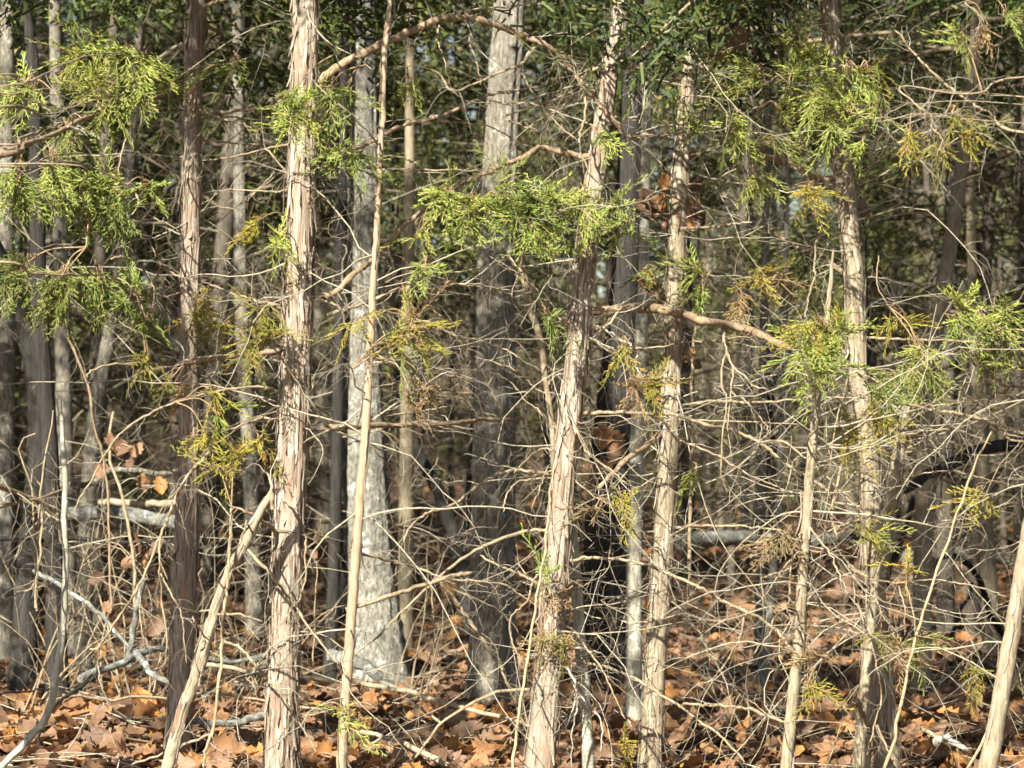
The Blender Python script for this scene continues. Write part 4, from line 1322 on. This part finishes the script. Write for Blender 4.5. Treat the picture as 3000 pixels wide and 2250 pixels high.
lying('fallen_branch', 'short mossy fallen stick crossing the grey forked branch', 'stick', 'log', 'G', 46, 36, [(860, 880), (900, 940), (980, 1040), (1100, 1110)], 11.5, 11.2, group=FG)
lying('fallen_branch', 'thin pale stick lying level on leaves at lower left', 'stick', 'dead', 'G', 16, 20, [(360, 1215), (500, 1195), (700, 1220), (880, 1200), (1080, 1210)], 11.0, 11.3, group=FG)
lying('fallen_branch', 'upper grey stick behind the foot of the stout cedar', 'stick', 'log', 'G', 32, 26, [(1290, 940), (1500, 970), (1720, 930), (1960, 915)], 11.7, 11.9, group=FG)
lying('fallen_branch', 'long straight grey stick running behind the stout cedar foot', 'stick', 'dead', 'G', 30, 24, [(1300, 988), (1500, 1010), (1740, 1060), (1960, 1070), (2212, 1100)], 11.4, 11.4, group=FG)
lying('fallen_branch', 'thin tan stick left of the stout cedar foot', 'stick', 'dead', 'G', 18, 16, [(1230, 1180), (1450, 1180), (1600, 1205), (1720, 1220), (1900, 1260), (2150, 1280)], 11.1, 11.2, group=FG)
lying('fallen_branch', 'low grey stick half buried before the stout cedar', 'stick', 'log', 'G', 38, 46, [(1240, 1350), (1500, 1370), (1620, 1340), (1760, 1300)], 10.9, 11.0, group=FG)
lying('fallen_branch', 'dark thin stick poking from leaves at lower left', 'stick', 'black_wood', 'G', 30, 14, [(640, 1060), (520, 1140), (350, 1260), (250, 1440), (290, 1620)], 11.1, 10.7, group=FG)
lying('fallen_branch', 'black twig lying on leaves near the left border', 'stick', 'black_wood', 'G', 16, 10, [(-20, 1180), (120, 1165), (330, 1145)], 11.0, 11.2, group=FG)
lying('fallen_branch', 'long tan stick low in front of the leaning dead sapling', 'stick', 'dead', 'G', 14, 18, [(800, 1655), (1000, 1590), (1200, 1510), (1360, 1440)], 10.5, 10.2, group=FG)
lying('fallen_branch', 'long greenish-tan stick across leaves between sapling and centre cedar', 'stick', 'dead', 'H', 34, 22, [(60, 1090), (250, 1130), (450, 1170), (700, 1240), (950, 1310), (1150, 1360), (1250, 1392)], 11.4, 10.7, group=FG)
lying('fallen_branch', 'lowest mossy stick crossing leaves at bottom centre', 'stick', 'dead', 'H', 28, 40, [(130, 1425), (350, 1480), (550, 1570), (760, 1670)], 10.8, 10.45, group=FG)
lying('fallen_branch', 'short side stick beside the long greenish-tan one', 'stick', 'dead', 'H', 22, 16, [(420, 1210), (540, 1290), (650, 1372)], 11.0, 10.7, group=FG)
lying('fallen_branch', 'bowed grey stick arching over leaves at bottom centre', 'stick', 'branch', 'H', 16, 22, [(450, 1620), (560, 1480), (650, 1370), (800, 1270), (900, 1210), (1050, 1160), (1220, 1150)], 10.3, 10.3, group=FG)
lying('fallen_log', 'pale lichen-crusted log end left of the white oak foot', 'log', 'log', 'H', 90, 76, [(-60, 930), (60, 960), (160, 1000), (240, 1060)], 12.9, 12.6)
lying('fallen_log', 'grey weathered fallen trunk behind the right-hand saplings', 'log', 'log', 'I', 110, 80, [(-20, 190), (200, 175), (450, 170), (800, 190), (1050, 170)], 19.5, 20.5)
lying('fallen_log', 'mossy tan log far behind at the right', 'log', 'grey_oak', 'I', 90, 80, [(1450, 300), (1700, 270), (1950, 290), (2230, 330)], 22.0, 23.0)
lying('fallen_log', 'black fallen trunk slanting down from the right edge', 'log', 'dark_oak', 'F', 60, 90, [(1430, 1520), (1600, 1410), (1750, 1345), (1900, 1270), (2230, 1190)], 13.5, 13.8)
lying('hollow_shade', 'dark leaning shape standing in for the shadowed hollow between white oak and grey oak', 'stump', 'dark_oak', 'E', 64, 120, [(470, 1230), (560, 1390), (660, 1600), (780, 2000), (860, 2460)], 17.4, 16.9, sides=16)  # dark stem drawn where there is only a shadowed hollow
lying('arched_branch', 'black branch arching like a hoop at the lower right', 'branch', 'dark_oak', 'I', 30, 44, [(1630, 480), (1650, 330), (1700, 290), (1800, 300), (1900, 400), (1960, 550), (2000, 680), (2080, 790)], 14.6, 15.6)
lying('arched_branch', 'thin black stick leaning against the hoop-shaped branch', 'branch', 'dark_oak', 'I', 20, 26, [(1880, 460), (1850, 560), (1800, 640), (1740, 820)], 14.6, 14.4)
lying('arched_branch', 'dark bent branch left of the hoop-shaped branch', 'branch', 'dark_oak', 'I', 36, 40, [(1500, -100), (1460, 60), (1400, 240), (1350, 330), (1310, 500)], 14.0, 14.3)
lying('cane_stem', 'long straight tan cane slanting by the right-hand cedar', 'cane', 'cane', 'I', 14, 24, [(2000, -520), (1900, -310), (1780, 0), (1580, 600), (1480, 950), (1350, 1530), (1290, 1720)], 9.7, 9.9, sides=6, rough=0.02)
lying('cane_stem', 'straight tan cane leaning in the bottom right corner', 'cane', 'cane', 'I', 14, 22, [(2330, 760), (2212, 980), (2050, 1280), (1850, 1659), (1830, 1700)], 9.8, 9.9, sides=6, rough=0.02)
lying('cane_stem', 'thin tan cane rising before the leaning centre cedar', 'cane', 'cane', 'H', 12, 22, [(1380, -320), (1340, 0), (1320, 250), (1260, 600), (1220, 900), (1150, 1300), (1115, 1700)], 9.85, 9.9, sides=6, rough=0.02)
lying('cane_stem', 'hair-thin stalk below the crossed twig at lower right', 'cane', 'cane', 'I', 7, 7, [(372, 1180), (300, 1380), (190, 1690)], 9.6, 9.7, sides=5, rough=0.02)
lying('dead_brush', 'bare dark wiry shoot with twigs rising at the left', 'brush', 'branch_red', 'D', 18, 16, [(440, 530), (480, 620), (550, 780), (590, 900), (600, 1050), (640, 1200), (670, 1330), (700, 1600), (720, 2300)], 11.6, 11.7, sides=8, dens=14)
lying('dead_brush', 'curling pale shoot at the left border under the boughs', 'brush', 'branch', 'D', 10, 16, [(230, 1150), (160, 1180), (130, 1250), (170, 1400), (210, 1500), (220, 1659), (240, 2300)], 10.8, 10.9, sides=8, dens=14)
lying('dead_brush', 'straight greyish shoot left of the white bare stem', 'brush', 'branch', 'D', 10, 18, [(345, 1000), (320, 1200), (280, 1400), (255, 1659), (230, 2280)], 10.9, 10.9, sides=8, dens=14)
lying('dead_brush', 'thick tan dead bough drooping in from the left border', 'brush', 'branch', 'D', 44, 20, [(-120, 1440), (0, 1490), (100, 1525), (210, 1570), (340, 1660), (420, 1900)], 10.6, 11.0, sides=8, dens=22)
lying('dead_brush', 'second tan dead bough below it at the left border', 'brush', 'branch', 'D', 30, 14, [(-120, 1680), (0, 1625), (150, 1590), (300, 1560), (420, 1500)], 10.6, 11.0, sides=8, dens=22)
lying('lichen_clump', 'white frilly lichen-covered stick at bottom right', 'stick', 'white_twig', 'I', 60, 30, [(1630, 1500), (1690, 1470), (1760, 1500), (1850, 1545)], 10.55, 10.5, sides=8, dens=40, rough=0.3)
lying('fallen_branch', 'tan stick end pointing at the white lichen', 'stick', 'dead', 'I', 30, 24, [(1550, 1400), (1640, 1450), (1720, 1500)], 10.8, 10.7, group=FG)
lying('fallen_branch', 'slanting brown stick between the two right-hand stems', 'stick', 'branch_red', 'I', 34, 26, [(1130, 1220), (1180, 1340), (1250, 1450), (1330, 1580)], 10.3, 10.5, group=FG)

# ------------------------------------------------------------------ dead leaves still hanging on little oaks
def hanging(name, label, stem_pts, tile, D, leaves, w0=20, w1=8, material='branch'):
    root, C = lying(name, label, 'sapling', material, tile, w0, w1, stem_pts, D, D - 0.1, sides=8, rough=0.03)
    base = np.array(root.location)
    for (lt, x, y, size, tilt) in leaves:
        u, v = px(lt, x, y)
        p = unproj(u, v, D - 0.05)
        o = bpy.data.objects.new('oak_leaf', LM[int(rng.integers(0, len(LM)))])
        s = wid(lt, size, D)
        o.scale = (s, s, s)
        o.location = p - base
        o.rotation_euler = (radians(80) + rng.normal(0, 0.3), rng.normal(0, 0.3) + tilt, rng.normal(0, 0.5))
        o.parent = root
        col.objects.link(o)
        k = C[np.argmin(np.linalg.norm(C - p, axis=1))]
        mb = MB()
        W = catmull(np.array([k, (k + p) / 2 + [0, 0, 0.02], p]), 4)
        vv, q = tubes(W[None], np.full((1, len(W)), 0.0016), 4)
        mb.add(vv, q)
        mb.build('leaf_stalk', M['twig'], root, org=base)


hanging('oak_sapling', 'small oak holding orange-brown curled leaves against the top right wood',
        [(160, 420), (250, 250), (300, 100), (330, -60)][::-1] + [(120, 800), (100, 1500), (60, 2600), (40, 3900)], 'C', 10.95,
        [('C', 300, 190, 240, 0.2), ('C', 340, 250, 200, -0.4), ('C', 245, 340, 150, 0.6), ('C', 320, 130, 170, 0.9)], 10, 26)
hanging('oak_sapling', 'small oak with hanging pinkish brown leaves beside the straight tan cedar',
        [(2050, 800), (2080, 1100), (2100, 1400), (2110, 1700), (2090, 2600), (2080, 3900)], 'B', 10.8,
        [('B', 2010, 1290, 230, 0.1), ('B', 2060, 1340, 190, 0.5), ('C', 50, 1400, 200, -0.3), ('C', 90, 1200, 150, 0.7), ('E', 2010, 210, 130, 0.9), ('E', 2080, 270, 110, 0.2), ('C', 60, 1010, 110, -0.2), ('B', 1960, 1360, 170, -.4), ('B', 2130, 1420, 180, .3), ('C', 30, 1330, 170, .8), ('C', 110, 1450, 140, -.6), ('E', 1970, 150, 140, -.2), ('B', 2090, 1180, 120, .5), ('F', 40, 640, 120, .3), ('F', 90, 700, 100, -.5)], 10, 26, 'cedar_grey')
hanging('oak_sapling', 'small oak with large brown leaves against the black oak',
        [(1750, 960), (1740, 1100), (1700, 1250), (1650, 1450), (1640, 1659), (1620, 2400), (1610, 3200)], 'E', 12.2,
        [('E', 1690, 1160, 190, 0.1), ('E', 1780, 1200, 200, -0.3), ('E', 1770, 1280, 150, 0.4), ('E', 1620, 1420, 190, 0.2), ('E', 1690, 1370, 150, 0.9), ('E', 1610, 1540, 120, -0.2)], 8, 24, 'dark_oak')
hanging('oak_sapling', 'small oak with pinkish and orange leaves left of dark cedar',
        [(735, 1010), (715, 1150), (718, 1350), (780, 1500), (860, 1900), (880, 2300)], 'D', 12.0,
        [('D', 780, 1250, 170, 0.2), ('D', 840, 1330, 130, -0.6), ('D', 660, 1390, 130, 1.2), ('D', 720, 1220, 150, -.3), ('D', 880, 1260, 120, .5), ('G', 820, 330, 120, .2), ('G', 700, 620, 120, -.5), ('D', 930, 1470, 130, 0.2), ('D', 1040, 1490, 130, -0.3), ('G', 890, 220, 180, 0.1), ('G', 940, 300, 160, -0.4), ('G', 1010, 240, 140, 0.5), ('G', 620, 430, 120, 1.0), ('G', 1000, 740, 170, .4), ('G', 960, 790, 130, -.4)], 18, 24)
hanging('oak_sapling', 'thin dead shoot with a reddish leaf behind the stout cedar',
        [(2080, 40), (2070, 150), (2060, 260), (2050, 420), (2040, 700), (2030, 1000)], 'G', 11.6,
        [('G', 2060, 165, 70, 0.2), ('G', 2035, 275, 80, -0.3)], 6, 12)
hanging('oak_sapling', 'dark shoot with rusty leaves behind the right-hand tan cedar',
        [(1150, 1250), (1170, 1400), (1190, 1700), (1200, 2500), (1190, 3800)], 'C', 12.2,
        [('C', 1170, 1330, 110, 0.2), ('C', 1190, 1380, 90, -0.5), ('F', 1215, 150, 90, 0.2), ('F', 1225, 230, 80, 1.0)], 8, 20, 'dark_oak')

# ------------------------------------------------------------------ dead brush: arching bare shrubs
def brush(x, y, hgt, label, ns=6, material='branch', tw='fartwig'):
    b = np.array([x, y, float(gz(x, y))])
    root = empty('dead_shrub', b)
    tag(root, label, 'shrub', 'bare dead shrubs among the trunks')
    for k in range(ns):
        az = rng.uniform(0, 2 * pi)
        L = hgt * rng.uniform(0.7, 1.35)
        W = grow(b[None] + rng.normal(0, 0.04, 3) * [1, 1, 0] - [0, 0, 0.02], np.array([[cos(az) * 0.45, sin(az) * 0.45, 1.0]]), np.array([L]), 12, 0.2, 0.07)[0]
        r0 = rng.uniform(0.0022, 0.0055)
        mb = MB()
        v, q = tubes(W[None], r0 * np.linspace(1, 0.3, 12)[None], 5)
        mb.add(v, q)
        o = mb.build('stem', M[material], root, org=b)
        tb = MB()
        add_twigs(tb, W, r0, 13, 0.06, 0.34, droop=0.05)
        if tb.n:
            tag(tb.build('twigs', M[tw], o, org=b), kind='stuff')


for x, y, hg, lab in ((-1.72, 12.2, 0.9, 'wiry bare shrub at the left border, before the dark trunk'), (-1.42, 12.6, 1.0, 'tall bare shrub right of the white curving stem'),
                      (-1.3, 12.4, 0.8, 'low bare shrub tangled round the left logs'), (-1.75, 13.0, 1.3, 'bare shrub in the darkest corner at left'),
                      (-1.2, 13.2, 1.1, 'bare shrub behind the left shaded cedar'), (-0.95, 12.6, 0.7, 'low bare shrub between left shaded cedar and leaning dead sapling'),
                      (-0.42, 13.4, 1.0, 'bare shrub between the slender sapling and the grey oak'),
                      (1.95, 13.4, 1.1, 'bare shrub at the right border behind the slanting stem')):
    brush(x, y, hg, lab)

# ------------------------------------------------------------------ the wood behind: single trees, then a far mass
def bg_cedar(seed, H=8.0, fol0=1.6, nb=46, rmax=1.5, detail=1.0, dead=26, trunk_r=0.06, far=False):
    """trunk, limbs and crown builders of a background cedar at the origin"""
    tm, lm, cm = MB(), MB(), MB()
    n = 40
    z = np.linspace(-0.05, H, n)
    ph = rng.uniform(0, 6.28, 2)
    P = np.stack([0.06 * np.sin(z * 0.8 + ph[0]) * z / 3, 0.06 * np.sin(z * 0.7 + ph[1]) * z / 3, z], 1)
    v, q = tubes(P[None], (trunk_r * (1 - 0.85 * z / H).clip(0.08))[None], 10, ridges(n, 10, 0.06, seed=seed)[None])
    tm.add(v, q)
    for k in range(dead):
        zz = rng.uniform(0.3, fol0 + 1.6)
        p = np.array([np.interp(zz, z, P[:, c]) for c in range(3)])
        az = rng.uniform(0, 2 * pi)
        L = rng.uniform(0.4, 1.5)
        W = grow(p[None], np.array([[cos(az), sin(az), rng.uniform(-0.1, 0.5)]]), np.array([L]), 9, 0.13, 0.05)
        r0 = rng.uniform(0.004, 0.010)
        v, q = tubes(W, r0 * np.linspace(1, 0.35, 9)[None], 4)
        lm.add(v, q)
        add_twigs(lm, W[0], r0, 13 * detail, 0.12, 0.5, sub=not far)
    bases, ds, Ls = [], [], []
    for k in range(nb):
        zz = fol0 + (H - 0.3 - fol0) * ((k + rng.random()) / nb) ** 1.1
        p = np.array([np.interp(zz, z, P[:, c]) for c in range(3)])
        az = rng.uniform(0, 2 * pi)
        L = rmax * (1 - 0.7 * (zz - fol0) / (H - fol0)) * rng.uniform(0.5, 1.1)
        W = grow(p[None], np.array([[cos(az), sin(az), rng.uniform(0.0, 0.5)]]), np.array([L]), 8, 0.13, 0.05)
        v, q = tubes(W, (0.004 + 0.005 * L) * np.linspace(1, 0.3, 8)[None], 4)
        lm.add(v, q)
        s, t, f = sample_on(W[0], max(4, int(L * 36 * detail)), 0.3, 1.0)
        s = s + rng.normal(0, 0.10, s.shape)
        bases.append(s); ds.append(nrm(t + rng.normal(0, 0.6, s.shape) + [0, 0, -0.3])); Ls.append(rng.uniform(0.12, 0.24, len(s)))
    add_sprays(cm, np.vstack(bases), np.vstack(ds), np.concatenate(Ls), 0.018 if far else 0.0095, 'far' if far else False, 0, 0, 0)
    return tm, lm, cm


def bg_bare(seed, H=8.0, trunk_r=0.05, nb=34):
    tm, lm = MB(), MB()
    n = 36
    z = np.linspace(-0.05, H, n)
    ph = rng.uniform(0, 6.28, 2)
    P = np.stack([0.10 * np.sin(z * 0.6 + ph[0]) * z / 3, 0.10 * np.sin(z * 0.5 + ph[1]) * z / 3, z], 1)
    v, q = tubes(P[None], (trunk_r * (1 - 0.8 * z / H).clip(0.1))[None], 9, ridges(n, 9, 0.05, seed=seed)[None])
    tm.add(v, q)
    for k in range(nb):
        zz = rng.uniform(0.6, H - 0.3)
        p = np.array([np.interp(zz, z, P[:, c]) for c in range(3)])
        az = rng.uniform(0, 2 * pi)
        L = rng.uniform(0.4, 1.6)
        W = grow(p[None], np.array([[cos(az), sin(az), rng.uniform(0.2, 1.2)]]), np.array([L]), 9, 0.14, -0.02)
        r0 = rng.uniform(0.003, 0.010)
        v, q = tubes(W, r0 * np.linspace(1, 0.3, 9)[None], 4)
        lm.add(v, q)
        add_twigs(lm, W[0], r0, 9, 0.15, 0.6, droop=0.0)
    return tm, lm, None


PROTO = []
for k in range(5):
    tm, lm, cm = bg_cedar(300 + k, H=rng.uniform(7, 9), fol0=rng.uniform(1.5, 2.8), nb=56, rmax=1.7, dead=50, trunk_r=rng.uniform(0.035, 0.06))
    PROTO.append((('cedar_tree'), tm, lm, cm))
for k in range(4):
    tm, lm, cm = bg_bare(400 + k, H=rng.uniform(7, 9), trunk_r=rng.uniform(0.022, 0.045), nb=44)
    PROTO.append((('hardwood_tree'), tm, lm, cm))
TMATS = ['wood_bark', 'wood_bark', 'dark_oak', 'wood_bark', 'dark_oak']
MESHES = []
for k, (nm, tm, lm, cm) in enumerate(PROTO):
    ms = []
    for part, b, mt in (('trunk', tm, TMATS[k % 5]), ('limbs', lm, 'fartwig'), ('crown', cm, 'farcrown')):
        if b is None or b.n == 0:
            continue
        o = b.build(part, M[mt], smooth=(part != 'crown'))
        ms.append((part, o.data))
        bpy.data.objects.remove(o)
    MESHES.append((nm, ms))

def screen_x(p):
    return 1500 + F * p[0] / p[1]


cand = []
for D, cnt in ((17.2, 4), (19, 6), (21.5, 7), (24.5, 9), (28, 11), (32, 12)):
    half = D * 0.15 + 0.9
    for k in range(cnt):
        x = -half + 2 * half * (k + rng.uniform(0.15, 0.85)) / cnt
        y = D + rng.uniform(-0.9, 0.9)
        if any(abs(screen_x((x, y)) - screen_x(tree_axis_at(T, 1.0))) < 90 for kk, T in TREES.items() if kk[0] == 'O' and y < T.D + 2.5) or any(abs(screen_x((x, y)) - screen_x(tree_axis_at(TREES[kk], zz))) < 75 for kk in ('T1', 'T2', 'T3', 'T5') for zz in (0.5, 1.2, 2.0)) and y < 23:
            continue
        cand.append((x, y))
HERO = [('T4', 'the left shaded cedar'), ('T1', 'the stout red-brown cedar'), ('O2', 'the grey oak'), ('T2', 'the leaning centre cedar'), ('T3', 'the straight tan cedar'), ('T5', 'the right-hand tan cedar')]


hx = [(screen_x(tree_axis_at(TREES[k], 1.3)), nm) for k, nm in HERO]
ORD = ['first', 'second', 'third', 'fourth', 'fifth', 'sixth', 'seventh', 'eighth', 'ninth', 'tenth', 'eleventh', 'twelfth', 'thirteenth', 'fourteenth', 'fifteenth', 'sixteenth']
cand.sort(key=lambda p: screen_x(p))
count = {}
for (x, y) in cand:
    sx = screen_x((x, y))
    kind = int(rng.integers(0, len(MESHES)))
    nm, ms = MESHES[kind]
    left = [h for h in hx if h[0] <= sx]
    where = ('right of ' + left[-1][1]) if left else 'from the left edge'
    what = 'evergreen background cedar' if nm == 'cedar_tree' else 'bare background hardwood'
    dist = 'close behind' if y < 17 else ('midway back' if y < 24 else 'far back')
    key = (what, dist, where)
    count[key] = count.get(key, 0) + 1
    o = empty(nm, (x, y, float(gz(x, y))))
    o.rotation_euler = (rng.normal(0, 0.03), rng.normal(0, 0.03), rng.uniform(0, 6.28))
    s = rng.uniform(0.85, 1.25)
    o.scale = (s, s, s)
    tag(o, f'{what} {dist}, {ORD[min(count[key], 16) - 1]} {where}', 'tree', 'trees standing deeper in the wood')
    for part, me in ms:
        c = bpy.data.objects.new(part, me)
        c.parent = o
        if part != 'trunk':
            c['kind'] = 'stuff'
        col.objects.link(c)

# far wood: one mass of trees too far off to tell apart, going on to both sides
lowc = [bg_cedar(700 + k, H=11, fol0=(0.05, 0.3, 1.0, 1.8)[k], nb=60, rmax=2.2, detail=0.5, dead=24, trunk_r=0.075, far=True) for k in range(4)]
lowb = [bg_bare(800 + k, H=10, trunk_r=0.05, nb=26) for k in range(3)]
fw = empty('far_wood', (0, 40, 0))
tag(fw, 'far mass of mixed trees closing the view behind the wood', 'wood', kind='stuff')
LOW = []
for tr in lowc + lowb:
    b = MB()
    for m_, part in enumerate(tr):
        if part is None:
            continue
        off = 0
        for k in (4, 3):
            if part.f[k]:
                b.f[k].append(np.concatenate(part.f[k]) + b.n)
                b.m[k].append(np.full(len(b.f[k][-1]), m_, np.int32))
        V = np.concatenate(part.v)
        b.v.append(V); b.n += len(V)
    o = b.build('tree_mass', [M['fartrunk'], M['fartwig'], M['farcrown']], smooth=False)
    LOW.append(o.data)
    bpy.data.objects.remove(o)


def far_tree(x, y, k):
    c = bpy.data.objects.new('tree_mass', LOW[k])
    c.parent = fw
    c.location = (x, y - 40, float(gz(x, y)))
    c.rotation_euler = (0, 0, rng.uniform(0, 6.28))
    s = rng.uniform(0.8, 1.3)
    c.scale = (s, s, s)
    col.objects.link(c)


for D, cnt in ((34, 11), (38, 13), (42, 15), (47, 17), (53, 19), (60, 21), (68, 23), (78, 24)):
    half = D * 0.15 + 3
    for k in range(cnt):
        far_tree(-half + 2 * half * (k + rng.random()) / cnt, D + rng.uniform(-2.5, 2.5), int(rng.integers(4)) if rng.random() < 0.62 else 4 + int(rng.integers(3)))
for side in (-1, 1):  # side trees, mostly out of view, added to keep sky light and sun out
    for y in np.arange(13.5, 46, 1.7):
        for xo in ((1.7, 3.4, 5.6, 8.0) if side < 0 else (2.2, 4.6, 7.4)):
            far_tree(side * (0.15 * y + xo + rng.uniform(-0.5, 0.9)), y + rng.uniform(-0.8, 0.8), int(rng.integers(4)))
